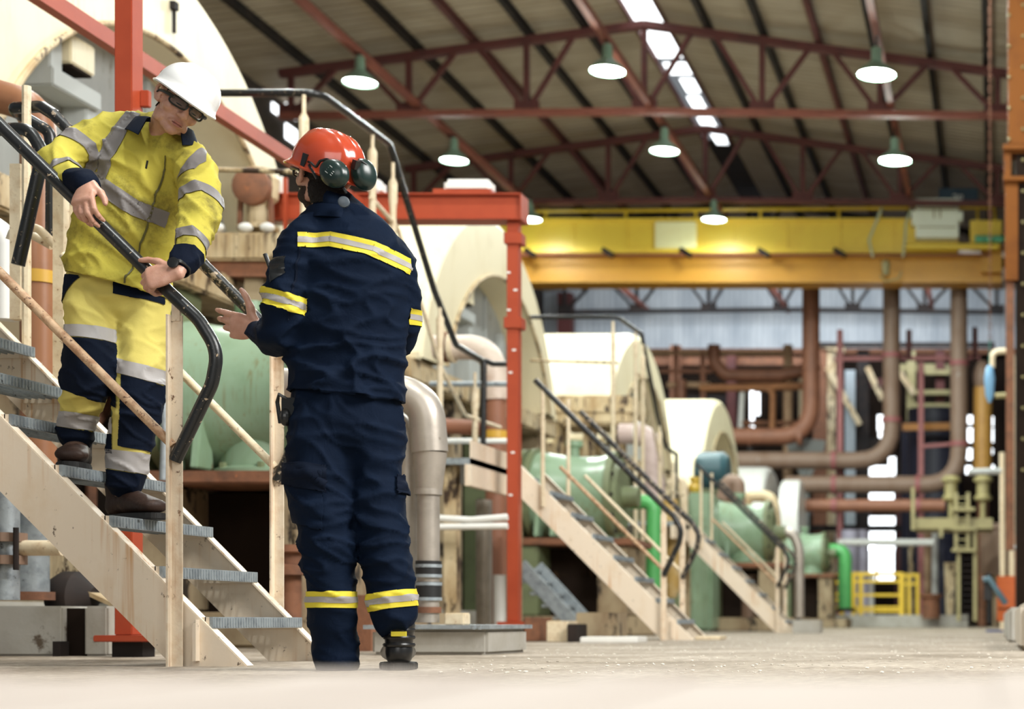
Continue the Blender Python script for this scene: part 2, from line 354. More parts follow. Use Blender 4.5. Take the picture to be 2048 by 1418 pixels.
# ================================================================ the hall
XR, XL, XC = 0.55, -15.9, -7.65         # right column line, left wall, ridge
ZR, ZE = 13.45, 12.35                   # roof height at ridge and eaves
def floor_mat():
    m, nt, b = _nt('gritty_concrete_floor'); N = nt.nodes.new; L = nt.links.new
    geo = N('ShaderNodeNewGeometry')
    n1 = N('ShaderNodeTexNoise'); n1.inputs['Scale'].default_value = 1.1; n1.inputs['Detail'].default_value = 8; n1.inputs['Roughness'].default_value = 0.65
    n2 = N('ShaderNodeTexNoise'); n2.inputs['Scale'].default_value = 22; n2.inputs['Detail'].default_value = 5; n2.inputs['Roughness'].default_value = 0.75
    n3 = N('ShaderNodeTexVoronoi'); n3.inputs['Scale'].default_value = 16
    for n in (n1, n2, n3): L(geo.outputs['Position'], n.inputs['Vector'])
    cr = N('ShaderNodeValToRGB'); e = cr.color_ramp.elements
    e[0].position = 0.3; e[0].color = (0.27, 0.205, 0.135, 1); e[1].position = 0.66; e[1].color = (0.60, 0.51, 0.41, 1)
    L(n1.outputs[0], cr.inputs[0])
    cr2 = N('ShaderNodeValToRGB'); e = cr2.color_ramp.elements
    e[0].position = 0.38; e[0].color = (0.35, 0.33, 0.30, 1); e[1].position = 0.66; e[1].color = (1.0, 1.0, 1.0, 1)
    L(n2.outputs[0], cr2.inputs[0])
    mx = N('ShaderNodeMix'); mx.data_type = 'RGBA'; mx.blend_type = 'MULTIPLY'; mx.inputs['Factor'].default_value = 0.9
    L(cr.outputs[0], mx.inputs['A']); L(cr2.outputs[0], mx.inputs['B']); L(mx.outputs['Result'], b.inputs['Base Color'])
    b.inputs['Roughness'].default_value = 0.75; b.inputs['Specular IOR Level'].default_value = 0.3
    bp = N('ShaderNodeBump'); bp.inputs['Strength'].default_value = 0.7; bp.inputs['Distance'].default_value = 0.015
    L(n2.outputs[0], bp.inputs['Height']); L(bp.outputs[0], b.inputs['Normal'])
    return m
FLOOR = floor_mat()
def sheet_mat(name, c1, c2, c3, axis, scale, streak=3.0, bumpd=0.03):
    """profiled sheeting: ribs along one direction, darker along the troughs"""
    m, nt, b = _nt(name); N = nt.nodes.new; L = nt.links.new
    geo = N('ShaderNodeNewGeometry')
    wv = N('ShaderNodeTexWave'); wv.wave_type = 'BANDS'; wv.bands_direction = axis; wv.inputs['Scale'].default_value = scale; wv.inputs['Distortion'].default_value = 0
    L(geo.outputs['Position'], wv.inputs['Vector'])
    mp = N('ShaderNodeMapping'); mp.inputs['Scale'].default_value = (1, 0.5, 1 / streak) if axis == 'X' else (0.35, 1.2, 1)
    L(geo.outputs['Position'], mp.inputs[0])
    n = N('ShaderNodeTexNoise'); n.inputs['Scale'].default_value = 1.6; n.inputs['Detail'].default_value = 7; n.inputs['Roughness'].default_value = 0.65
    L(mp.outputs[0], n.inputs['Vector'])
    cr = N('ShaderNodeValToRGB'); e = cr.color_ramp.elements
    e[0].position = 0.32; e[0].color = (*c1, 1); e[1].position = 0.68; e[1].color = (*c2, 1)
    L(n.outputs[0], cr.inputs[0])
    mx = N('ShaderNodeMix'); mx.data_type = 'RGBA'; mx.inputs['B'].default_value = (*c3, 1)
    rr = N('ShaderNodeMapRange'); rr.inputs['From Min'].default_value = 0.0; rr.inputs['From Max'].default_value = 0.25; rr.inputs['To Min'].default_value = 0.55; rr.inputs['To Max'].default_value = 0.0  # third colour darkens the low part of each rib wave
    L(wv.outputs['Fac'], rr.inputs[0]); L(rr.outputs[0], mx.inputs['Factor']); L(cr.outputs[0], mx.inputs['A']); L(mx.outputs['Result'], b.inputs['Base Color'])
    b.inputs['Roughness'].default_value = 0.7
    bp = N('ShaderNodeBump'); bp.inputs['Strength'].default_value = 0.6; bp.inputs['Distance'].default_value = bumpd
    L(wv.outputs['Fac'], bp.inputs['Height']); L(bp.outputs[0], b.inputs['Normal'])
    return m
ROOF_SHEET = sheet_mat('brown_roof_sheet', (0.30, 0.235, 0.17), (0.44, 0.36, 0.275), (0.14, 0.105, 0.075), 'Y', 1.1)
WALL_SHEET = sheet_mat('grey_wall_sheet', (0.42, 0.46, 0.50), (0.68, 0.71, 0.73), (0.34, 0.37, 0.40), 'X', 1.5, 4)
SKY_PANE = glow('daylight_pane', (0.93, 0.97, 1.0), 3.0)

def structure(name, mb, mat, **k):
    o = mb.build(name, mat, **k); o['kind'] = 'structure'; return o
structure('floor', MB().span((-30, 1.32, -0.3), (12, 66, 0)), FLOOR)
# raised lip of concrete right in front of the lens
kb = MB(); random.seed(3)
pts = []
for i in range(61):
    x = -3.0 + i * 0.075
    pts.append((x, 1.28 + random.uniform(-.015, .015), 0.123 + random.uniform(-.003, .003)))
for i in range(60):
    a, b = pts[i], pts[i + 1]
    kb.prism([(a[0], -9, -0.2), (a[0], -9, 0.112), (a[0], 0.55, 0.118), (a[0], a[1] - .03, a[2]), (a[0], a[1], a[2] - .02), (a[0], a[1] + .03, -0.2)], (0.0752, 0, 0))
structure('floor_step', kb, paint('pale_step_concrete', (0.50, 0.43, 0.375), (0.40, 0.335, 0.29), (0.20, 0.17, 0.14), rough=0.85, scale=5, amount=0.5, spot_amt=0.25, spot_scale=6, bump=0.3))
# grit and chips scattered over the floor
gb = MB(); random.seed(11)
for i in range(700):
    Y = 5.2 + 12 * random.random() ** 1.6; x = random.uniform(-2.2, 0.9) * (0.4 + Y / 12); r = random.uniform(.0018, .0055)
    if -3.9 < x < -2.7 and 5.9 < Y < 7.0: continue
    gb.ball((x, Y, r * .35), (r * random.uniform(.8, 1.8), r * random.uniform(.8, 1.5), r * random.uniform(.5, .9)), seg=5, rings=4)
o = gb.build('grit', paint('pale_grit', (0.80, 0.74, 0.64), (0.30, 0.24, 0.17), rough=0.8, scale=2)); tag(o, 'pale grit and chips strewn over the brown concrete floor', 'debris', kind='stuff')

# roof: two slopes with a ridge gap for the skylight
for sgn, xe, nm in ((-1, XL - 1.2, 'ceiling_left'), (1, XR + 1.2, 'ceiling_right')):
    x0 = XC + sgn * 0.36
    mb = MB(); z0 = ZR; z1 = ZE - 0.1
    mb.prism([(x0, 1, z0), (xe, 1, z1), (xe, 1, z1 + .06), (x0, 1, z0 + .06)], (0, 61, 0)); structure(nm, mb, ROOF_SHEET)
mb = MB()
for k in range(9): mb.box((XC, 46.6 + 1.7 * k, ZR + .05), (0.8, 1.66, 0.05))
structure('ceiling_ridge', mb, DARK_STEEL)
random.seed(5); k = 0; y = 8.0
while y < 45.4:
    L_ = random.choice((1.0, 1.3, 0.8)) if y > 36 else 1.5
    g = random.uniform(.12, .5) if y > 37 else 0.1
    k += 1
    if y > 30: structure('window_%d' % k, MB().box((XC + (random.uniform(-.08, .08) if y > 37 else 0), y + L_ / 2, ZR + .04), (0.72 if y < 38 else random.uniform(.3, .62), L_, 0.03)), SKY_PANE)
    y += L_ + g
mb = MB(); mb.box((XC - .37, 27, ZR - .02), (.06, 38, .14)); mb.box((XC + .37, 27, ZR - .02), (.06, 38, .14))
structure('trim_1', mb, RED_STEEL)
# side and end walls
structure('wall_left', MB().span((XL - .9, 12, 0), (XL - .75, 61, ZE)), paint('dark_brown_wall', (0.055, 0.04, 0.035), (0.035, 0.028, 0.026), rough=0.9, bump=0.1))  # dark brown over the whole wall
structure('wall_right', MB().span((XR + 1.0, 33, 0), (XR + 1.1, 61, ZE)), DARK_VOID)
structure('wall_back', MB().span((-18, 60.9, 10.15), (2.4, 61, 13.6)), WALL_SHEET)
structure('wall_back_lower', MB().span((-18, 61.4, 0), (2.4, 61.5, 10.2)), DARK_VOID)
structure('trim_2', MB().span((-18, 60.75, 10.0), (2.4, 61, 10.2)), RUST)
# bright openings in the lower back wall and in the dark left wall
n = k
for (x0, y0, x1, y1) in ((1500, 775, 1508, 862), (1512, 785, 1519, 830), (1755, 830, 1771, 862), (1757, 865, 1768, 880), (1777, 914, 1791, 948), (1738, 932, 1776, 960), (1778, 950, 1790, 960),
        (1735, 986, 1788, 1003), (1735, 1033, 1790, 1058), (1737, 1062, 1790, 1100), (1716, 1092, 1728, 1148), (1733, 1092, 1750, 1160), (1756, 1100, 1788, 1160), (1930, 831, 1945, 847), (1930, 856, 1945, 884), (1930, 897, 1944, 919), (1931, 932, 1943, 948),
        (1975, 833, 1987, 852), (1975, 856, 1987, 884), (1975, 897, 1986, 908), (1974, 930, 1988, 942), (1844, 1022, 1870, 1037), (1637, 1030, 1645, 1055)):
    n += 1; a, b = at(x0, y0, 61.3), at(x1, y1, 61.3)
    structure('window_%d' % n, MB().span((a.x, 61.3, b.z), (b.x, 61.38, a.z)), SKY_PANE)
for (x0, y0, x1, y1) in ((543, 204, 558, 222), (570, 193, 582, 208), (570, 212, 582, 226), (570, 246, 583, 276)):
    n += 1; a, b = at(x0, y0, 37.5), at(x1, y1, 37.5); X = XL - .74
    ya, yb = -X * F / (VX - x0), -X * F / (VX - x1)
    structure('window_%d' % n, MB().span((X, ya, H + (VY - y1) * ya / F), (X + .03, yb + .25, H + (VY - y0) * ya / F)), SKY_PANE)

# ---------------------------------------------------------------- purlins, trusses, ties
ORD = ['first', 'second', 'third', 'fourth', 'fifth', 'sixth', 'seventh', 'eighth', 'ninth']
for sgn, side in ((1, 'right'), (-1, 'left')):
    for i in range(1, 7):
        x = XC + sgn * (0.55 + 1.22 * (i - .35)); z = ZR - (ZR - ZE + .1) * (abs(x - XC) - .36) / (XR + 1.2 - XC - .36) - 0.10
        mb = MB(); mb.ibeam((x, 26, z), (x, 60.6, z), 0.12, 0.2, .02)
        o = mb.build('roof_purlin', DARK_STEEL if i != 3 else RED_STEEL); tag(o, 'dark steel purlin, %s to the %s of the bright ridge skylight' % (ORD[i - 1], side), 'purlin', 'purlins under the brown roof sheets')
def truss(Y, mat, label):
    t = thing('roof_truss', label, 'truss', (XC, Y, 11.2), 'roof trusses across the hall')
    hw = 7.95; zt = lambda d: ZR - .28 - 0.135 * abs(d); zb = lambda d: 11.28 - 0.012 * abs(d)
    mb = MB(); mb.beam((XC - hw, Y, zt(hw)), (XC, Y, zt(0)), .2, .16); mb.beam((XC, Y, zt(0)), (XC + hw, Y, zt(hw)), .2, .16); mb.build('top_chord', mat, t)
    mb = MB(); mb.beam((XC - hw, Y, zb(hw)), (XC, Y, zb(0)), .2, .13); mb.beam((XC, Y, zb(0)), (XC + hw, Y, zb(hw)), .2, .13); mb.build('bottom_chord', TIE_RED if Y < 40 else mat, t)
    for k in range(-3, 4):
        d = k * 2.57
        o = MB().beam((XC + d, Y, zb(d)), (XC + d, Y, zt(d)), .12, .1, (0, 1, 0)).build('vertical_web', mat, t)
        for e in (-1, 1):
            if abs(d + e * 1.0) > hw: continue
            MB().beam((XC + d, Y, zb(d)), (XC + d + e * 1.05, Y, zt(d + e * 1.05)), .1, .09, (0, 1, 0)).build('diagonal_web', mat, t)
        MB().box((XC + d, Y, zb(d) + .12), (.55, .03, .28)).build('gusset', mat, t)
    return t
truss(36, RED_STEEL, 'dull red roof truss nearest the two workers, above the ceiling lamps')
truss(43.6, RED_STEEL, 'dull red roof truss just above the yellow crane')
truss(51.2, DARK_STEEL, 'dark roof truss mostly hidden behind the yellow crane girder')
truss(58.9, DARK_STEEL, 'black roof truss in front of the grey sheeted end wall, seen below the crane')
for (px, py, lab) in ((600, 0, 'left'), (1160, 0, 'middle'), (1740, 0, 'right')):
    dx, dz = (px - VX) / F, (VY - py) / F; z = 11.42; k = (z - H) / dz; x = dx * k
    o = MB().beam((x, k - 3, z), (x, 60, z), .14, .14).build('roof_tie', TIE_RED)
    tag(o, {'left': 'faded red tie beam running along the hall above the worker in the orange helmet', 'middle': 'faded red tie beam crossing the truss chords beside the ridge skylight', 'right': 'faded red tie beam carrying the two glaring lamps near the right column'}[lab], 'beam', 'ties along the hall')
def dz_pt(px, py, z):
    k = (z - H) * F / (VY - py); return V(((px - VX) * k / F, k, z))

# ---------------------------------------------------------------- high bay lamps
LAMP_GREEN = plain('lamp_green_enamel', (0.22, 0.34, 0.25), 0.4)
LAMP_GLOW = glow('lamp_glow', (0.88, 1.0, 0.93), 22)
LAMP_HOT = glow('lamp_glow_hot', (0.80, 1.0, 0.92), 80)
def lamp(px, py, z, R, label, hot=False):
    p = dz_pt(px, py, z)
    t = thing('high_bay_lamp', label, 'lamp', p, 'high bay lamps under the trusses')
    MB().lathe([(0, R), (.02, R * 1.02), (.10, R * .86), (.22, R * .42), (.26, R * .30)], p, (0, 0, 1), 28, False).build('reflector', LAMP_GREEN, t, True)
    MB().lathe([(0.26, R * .30), (.5, R * .28), (.53, R * .2)], p, (0, 0, 1), 20).build('gear_housing', LAMP_GREEN, t, True)
    MB().lathe([(0.0, R * .3), (.01, R * .9), (.03, R * .97), (.06, R * .9)], p, (0, 0, 1), 24).build('lens', LAMP_HOT if hot else LAMP_GLOW, t, True)
    tx = min((-12.596, -7.521, -2.266), key=lambda q: abs(q - p.x)); MB().tube([p + V((0, 0, .5)), (p.x, p.y, 11.33), (tx, p.y, 11.34), (tx, p.y, 11.37)], .025, 8).build('hanger', DARK_STEEL, t)
    l = spot('lamp_light', p - V((0, 0, .08)), 160 if p.y > 41 and p.x < -3 else 1000, (0.92, 1.0, 0.96), 174, .3)
    pd = bpy.data.lights.new('lamp_glow_light', 'POINT'); pd.energy = 150 if hot else 40; pd.color = (0.85, 1.0, 0.92); pd.shadow_soft_size = R * .7
    po = bpy.data.objects.new('lamp_glow_light', pd); COL.objects.link(po); po.location = p - V((0, 0, .32)); return t
lamp(720, 166, 10.75, .32, 'green shaded ceiling lamp hanging nearest above the black handrail')
lamp(908, 322, 10.75, .31, 'ceiling lamp glowing above the white box on the red crossbeam')
lamp(1060, 440, 10.75, .30, 'small glowing lamp peeping out at the corner of the red crossbeam')
lamp(1215, 143, 10.75, .33, 'white glaring ceiling lamp to the left of the ridge skylight', True)
lamp(1329, 303, 10.75, .32, 'green rimmed ceiling lamp hanging under the middle tie, below the skylight')
lamp(1428, 440, 10.75, .32, 'lamp hanging in front of the top edge of the yellow crane girder')
lamp(1753, 150, 10.6, .36, 'brightest greenish ceiling lamp, upper of the two by the right tie', True)
lamp(1790, 322, 10.6, .36, 'glaring greenish ceiling lamp, lower of the two by the right tie', True)
for (x, y) in ((-8.5, 27), (-8.5, 18), (-1.5, 27), (-1.0, 18), (-4.5, 10), (-1.2, 4)):      # the same rows of lamps, on over the near end of the hall
    spot('lamp_light', (x, y, 10.6), 1700, (0.95, 1.0, 0.97), 174, .3)

for i, px in enumerate((1131,)):
    x = at(px, 0, 59.6).x; o = MB().span((x - .25, 59.4, 0), (x + .25, 59.9, 12.0)).build('end_column', RED_STEEL); tag(o, 'dark red steel column at the far left corner of the end bay, before the grey wall', 'column')
# ================================================================ crane, end bay, right column
Yc = 45.0
c0, c1 = at(1040, 562, Yc).x - 1.2, at(2004, 562, Yc).x
zz = lambda py, Y=Yc: H + (VY - py) * Y / F
cr = thing('overhead_crane', 'yellow overhead travelling crane spanning the hall above the end bay', 'crane', ((c0 + c1) / 2, Yc, zz(562)))
mb = MB(); mb.span((c0, Yc, zz(500)), (c1 - 1.2, Yc + .7, zz(440))); mb.build('upper_girder', YELLOW, cr)
mb = MB(); mb.span((c0, Yc - .12, zz(507)), (c1 - 1.2, Yc + .9, zz(499))); mb.span((c0, Yc - .1, zz(443)), (c1 - 1.2, Yc + .8, zz(438)))
for i in range(9):
    x = c0 + 1.2 + i * 1.45; mb.span((x, Yc - .03, zz(499)), (x + .05, Yc, zz(443)))
mb.build('girder_flange', YELLOW, cr)
mb = MB(); mb.span((c0, Yc + .25, zz(560)), (c1, Yc + .9, zz(507))); mb.span((c0, Yc + .1, zz(563)), (c1, Yc + 1.0, zz(557))); mb.build('lower_girder', ORANGE, cr)
mb = MB(); mb.tube([(c0, Yc - .2, zz(513)), (c1 - .3, Yc - .2, zz(513))], .035, 8); mb.build('conduit', TIE_RED, cr)
for px in (1060, 1215, 1370, 1525, 1677):
    p = at(px, 508, Yc); MB().beam(p + V((-.1, -.12, .1)), p + V((.22, -.3, -.12)), .09, .12).build('cable_hanger', DARK_STEEL, cr)
a, b = at(1311, 498, Yc), at(1394, 445, Yc); o = MB().span((a.x, Yc - .12, a.z), (b.x, Yc, b.z)).build('nameplate_panel', paint('pale_yellow_panel', (0.95, 0.88, 0.48), (0.92, 0.82, 0.42), rough=0.4), cr, bevel=.03); tag(o, 'pale yellow blank panel')
mb = MB(); ra, rb = at(1052, 425, Yc + .6), at(1990, 412, Yc + .6); mb.tube([(c0, Yc + .1, zz(422)), (c1 - .2, Yc + .1, zz(413))], .05, 8)
for px in (1090, 1250, 1390, 1520, 1677, 1760, 1955, 1990):
    x = at(px, 0, Yc).x; mb.tube([(x, Yc + .1, zz(440)), (x, Yc + .1, zz(417))], .04, 6)
mb.build('guard_rail', RAIL_YELLOW, cr)
mb = MB(); mb.tube([at(1812, 493, Yc - .5), at(1998, 493, Yc - .5)], .09, 12); mb.build('trolley_tube', YELLOW, cr, True)
a, b = at(1940, 487, Yc - .3), at(2004, 440, Yc - .3); o = MB().span((a.x, Yc - .3, a.z), (b.x, Yc + .6, b.z)).build('end_carriage', YELLOW, cr, bevel=.02)
a, b = at(1962, 545, Yc), at(2004, 490, Yc); MB().span((a.x, Yc - .1, a.z), (b.x, Yc + .6, b.z)).build('drive_frame', ORANGE, cr)
mb = MB()
for px in (1950, 1968, 1988): mb.lathe([(0, .1), (.22, .1), (.25, .06), (.4, .06)], at(px, 478, Yc - .5), (1, 0, 0), 14)
mb.build('drive_motor', paint('teal_green_motor', (0.12, 0.45, 0.26), rough=0.4), cr, True)
mb = MB(); a = at(1772, 520, Yc - .4); mb.lathe([(0, .09), (.32, .12), (.4, .05)], a + V((0, 0, -.4)), (0, 0, 1), 14); mb.tube([a + V((-.15, 0, -.42)), a + V((0, 0, -.58)), a + V((.35, 0, -.5)), a + V((.42, 0, -.3))], .025, 6, fl=.1); mb.build('hook_block', OLIVE_CREAM, cr, True)
mb = MB()
for px, d in ((1750, -12), (1810, 0)):
    mb.tube([at(px + 14, 415, Yc - .3), at(px + 2, 445, Yc - .3), at(px + d, 480, Yc - .3), at(px - 4, 515, Yc - .3)], .035, 6)
mb.build('cable_loop', plain('pale_cable', (0.55, 0.6, 0.4), 0.5), cr, True)
BOXW = paint('pale_green_white', (0.90, 0.93, 0.78), (0.86, 0.89, 0.72), rough=0.35)
t = thing('electrical_cabinet', 'pale greenish control cabinet mounted on the right end of the yellow crane', 'cabinet', at(1875, 475, Yc - .5))
a, b = at(1831, 475, Yc - .5), at(1917, 397, Yc - .5); MB().span((a.x, Yc - .5, a.z), (b.x, Yc - .02, b.z)).build('cabinet_body', BOXW, t, bevel=.02)
mb = MB(); a, b = at(1823, 447, Yc - .52), at(1832, 420, Yc - .52); mb.span((a.x, Yc - .45, a.z), (b.x, Yc - .1, b.z)); a, b = at(1916, 440, Yc - .5), at(1925, 421, Yc - .5); mb.span((a.x, Yc - .45, a.z), (b.x, Yc - .1, b.z)); mb.build('side_handle', BOXW, t)
mb = MB(); a, b = at(1836, 455, Yc - .52), at(1912, 453, Yc - .52); mb.span((a.x, Yc - .52, a.z), (b.x, Yc - .5, b.z)); a, b = at(1836, 418, Yc - .52), at(1912, 416, Yc - .52); mb.span((a.x, Yc - .52, a.z), (b.x, Yc - .5, b.z))
for px in (1868, 1880): a, b = at(px, 445, Yc), at(px + 3, 428, Yc); mb.span((a.x, Yc - .53, a.z), (b.x, Yc - .5, b.z))
mb.build('door_seam', OLIVE_CREAM, t)
t = thing('sign_box', 'dark blue box with a small white mark above the crane cabinet', 'box', at(1917, 412, Yc + .9))
a, b = at(1877, 412, Yc + .9), at(1956, 376, Yc + .9); MB().span((a.x, Yc + .9, a.z), (b.x, Yc + 1.3, b.z)).build('box_body', plain('navy_box', (0.02, 0.05, 0.08), 0.4), t, bevel=.02)
mb = MB(); mb.tube([at(1906, 390, Yc + .86), at(1913, 390, Yc + .86), at(1911, 400, Yc + .86)], .025, 6); mb.tube([at(1916, 399, Yc + .86), at(1918, 391, Yc + .86), at(1925, 391, Yc + .86), at(1924, 398, Yc + .86), at(1917, 399, Yc + .86)], .025, 6); mb.build('white_mark', WHITE, t)
# columns and the chain
t = thing('steel_column', 'rusty orange steel crane column at the right edge of the hall', 'column', (0.4, 24, 0))
Yk = 24.0
def kspan(mb, x0, y0, x1, y1, ya, yb):
    a, b = at(x0, y1, ya), at(x1, y0, ya); return mb.span((a.x, ya, max(a.z, 0)), (b.x, yb, b.z))
mb = MB(); kspan(mb, 2016, -60, 2062, 288, Yk, Yk + .4); mb.build('upper_shaft', COLUMN, t, bevel=.01)
mb = MB(); kspan(mb, 2006, 288, 2062, 298, Yk - .1, Yk + .5); kspan(mb, 2008, 298, 2022, 352, Yk, Yk + .4); kspan(mb, 2022, 298, 2062, 306, Yk, Yk + .4); kspan(mb, 2006, 352, 2062, 360, Yk - .1, Yk + .5); mb.build('bracket', COLUMN, t)
mb = MB(); kspan(mb, 2010, 360, 2036, 560, Yk, Yk + .3); mb.build('middle_shaft', COLUMN, t)
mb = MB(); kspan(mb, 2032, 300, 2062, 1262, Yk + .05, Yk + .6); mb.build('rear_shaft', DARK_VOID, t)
mb = MB(); kspan(mb, 2012, 560, 2028, 1100, Yk + .1, Yk + .3); mb.build('lower_shaft', RUST, t)
mb = MB()
for i in range(16):
    y = 10 + i * 62
    mb.ball(at(2046, y, Yk - .03), .025, seg=8, rings=5)
    if i < 5: mb.ball(at(2018, y + 20, Yk - .03), .025, seg=8, rings=5)
mb.build('bolt', OLIVE_CREAM, t)
t = thing('hanging_chain', 'thin rusty chain hanging from the roof in front of the right column', 'chain', at(1980, 700, 27))
mb = MB()
for i in range(62):
    a = at(1980, -20 + i * 11.3, 27); a2 = at(1980, -20 + i * 11.3 + 13, 27)
    d = .018 if i % 2 else 0; e = .018 - d
    mb.tube([a + V((-d, -e, 0)), a2 + V((-d, -e, 0))], .006, 5); mb.tube([a + V((d, e, 0)), a2 + V((d, e, 0))], .006, 5)
mb.build('link_chain', RUST, t)
a = at(1980, 680, 27); MB().tube([a, at(1978, 735, 27)], .012, 6).build('green_cord', plain('green_cord', (0.05, 0.2, 0.15)), t)
mb = MB(); mb.lathe([(0, .02), (.12, .07), (.4, .09), (.58, .06), (.62, .02)], at(1979, 806, 27), (0, 0, 1), 14); o = mb.build('hook_guard', plain('sky_blue_plastic', (0.22, 0.45, 0.68), 0.4), t, True)

# big pipes of the end bay
def pipe_thing(name, label, pts, r, mat, fl, bands=(), group=None, cat='pipe', seg=20, band_mat=None):
    pts = [V(p) for p in pts]
    t = thing(name, label, cat, pts[-1], group)
    MB().tube(pts, r, seg, fl=fl).build('pipe_run', mat, t, True, sharp=60)
    for (p, ax) in bands: MB().lathe([(-.07, r * 1.02), (-.07, r * 1.14), (.07, r * 1.14), (.07, r * 1.02)], p, ax, seg).build('band', band_mat or mat, t, True)
    return t
PINK = paint('faded_pink_clamp', (0.34, 0.115, 0.11), (0.26, 0.085, 0.08), rough=0.6)
Zv, Xv = (0, 0, 1), (1, 0, 0)
def stand(px, py, Y):
    p = at(px, py, Y); t = [o for o in COL.objects if o.name.startswith('service_pipe')][-1]
    MB().beam((p.x, p.y, 0), p, .14, .14, (0, 1, 0)).build('support_leg', DARK_STEEL, t)
pipe_thing('service_pipe', 'leftmost big brown pipe dropping from behind the crane and bending left', [at(1622, 480, 48.5), at(1622, 873, 48.5), at(1455, 873, 48.5)], .26, RUST_PIPE, .95, [(at(1622, 735, 48.5), Zv), (at(1600, 873, 48.5), Xv), (at(1500, 873, 48.5), Xv)])
stand(1500, 873, 48.5)
pipe_thing('service_pipe', 'middle big greyish brown pipe dropping from behind the crane and bending left', [at(1783, 480, 47.5), at(1783, 921, 47.5), at(1455, 921, 47.5)], .25, RUST_GREY_PIPE, 1.0, [(at(1783, 711, 47.5), Zv), (at(1783, 840, 47.5), Zv), (at(1668, 921, 47.5), Xv)], band_mat=PINK)
stand(1510, 921, 47.5)
pipe_thing('service_pipe', 'rightmost big brown pipe dropping from behind the crane and bending left', [at(1918, 520, 46.6), at(1918, 969, 46.6), at(1574, 969, 46.6)], .243, RUST_GREY_PIPE, 1.0, [(at(1918, 727, 46.6), Zv), (at(1918, 888, 46.6), Zv), (at(1668, 969, 46.6), Xv), (at(1836, 969, 46.6), Xv)], band_mat=PINK)
stand(1592, 969, 46.6)
pipe_thing('service_pipe', 'straight rusty pipe running lowest across the end bay beneath the three bent pipes', [at(1890, 1011, 44.5), at(1580, 1011, 44.5)], .17, RUST_PIPE, 0, [(at(1668, 1011, 44.5), Xv), (at(1836, 1011, 44.5), Xv)], band_mat=PINK)
stand(1592, 1011, 44.5)
for i, (px, y0) in enumerate(((1680, 660), (1842, 725), (1818, 660), (1950, 655))):
    t = thing('pipe_hanger_post', ['dark pink steel post between the first two big brown pipes', 'dark pink steel post between the middle and right big pipes', 'dark stub post beside the middle big brown pipe, under the grey wall', 'dark stub post beside the right big brown pipe, under the grey wall'][i], 'post', at(px, 1000, 47.6), 'pink posts of the pipe rack')
    Yq = 48.1; a, b = at(px, 720, Yq), at(px, y0, Yq)
    if i < 2: a.z = 0
    MB().beam(a, b, .16, .16, (0, 1, 0)).build('post_shaft', PINK if i < 2 else RED_STEEL, t)
t = thing('rack_beam', 'thin pink steel beam crossing behind the big brown pipes', 'beam', at(1800, 718, 48))
MB().beam(at(1670, 718, 48.1), at(1960, 716, 48.1), .14, .12).build('beam_length', PINK, t)
a = at(1842, 892, 48); MB().beam(at(1842, 893, 48), at(1905, 888, 48), .1, .1).build('strut', PINK, t)
# orange-ochre column, orange short beam, tank
t = thing('ochre_pipe', 'upright ochre yellow pipe at the right of the end bay', 'pipe', at(1965, 945, 47)); MB().tube([at(1965, 945, 47), at(1966, 775, 47)], .27, 18).build('pipe_run', paint('ochre_paint', (0.52, 0.27, 0.06), (0.42, 0.2, 0.04), rough=0.5), t, True)
MB().ball(at(1965, 755, 47), (.27, .27, .5)).build('grey_cap', RUST_GREY_PIPE, t, True); MB().tube([(at(1965, 0, 47).x, 47, 0), at(1965, 945, 47)], .12, 12).build('pipe_leg', RUST, t, True)
t = thing('orange_beam', 'short orange beam between the middle and right big pipes', 'beam', at(1850, 855, 52)); MB().beam(at(1805, 855, 52), at(1900, 853, 52), .3, .22).build('beam_length', paint('deep_orange', (0.60, 0.23, 0.02), (0.5, 0.18, 0.02), rough=0.5), t)
# dark plant beyond the pipes
mb = MB(); mb.span((at(1600, 0, 56).x, 56, zz(1060, 56)), (at(2000, 0, 56).x, 57, zz(1050, 56))); o = mb.build('plant_floor_beam', DARK_STEEL); tag(o, 'dark steel floor beam across the end bay behind the yellow railing', 'beam')
PLUM = plain('dark_indigo_tank', (0.035, 0.035, 0.06), 0.5)
for i, (px, y0, y1, r) in enumerate(((1870, 820, 945, .9), (1830, 835, 950, .55))):
    o = MB().lathe([(0, r), (zz(y0, 54), r)], (at(px, y1, 54).x, 54 + i * 1.6, 0), Zv, 28).build('dark_vessel', PLUM, smooth=True); tag(o, ['dark indigo vessel between the middle and right big pipes', 'narrower dark vessel just right of the middle big pipe'][i], 'vessel')
for i, (a_, b_) in enumerate((((1655, 735), (1720, 850)), ((1735, 735), (1765, 800)), ((1800, 745), (1830, 790)), ((1640, 690), (1690, 700)))):
    o = MB().beam(at(*a_, 57.4), at(*b_, 57.4), .2, .2).build('rack_brace', CREAM_DIRTY); tag(o, ['pale slanting brace right of the leftmost big pipe', 'steep pale brace left of the middle big pipe', 'short pale brace right of the middle big pipe', 'short level brace right of the leftmost big pipe'][i], 'brace')
for i, (y0, x0, x1) in enumerate(((745, 1850, 1900), (785, 1830, 1900), (812, 1830, 1920), (690, 1640, 1990))):
    o = MB().beam(at(x0, y0, 57.35), at(x1, y0, 57.35), .2, .16).build('cable_tray', OLIVE_CREAM if i < 3 else DARK_STEEL); tag(o, ['upper dull tray between the middle and right big pipes', 'middle dull tray between the middle and right big pipes', 'lower dull tray between the middle and right big pipes', 'dark ledge along the foot of the grey sheeted wall'][i], 'tray')
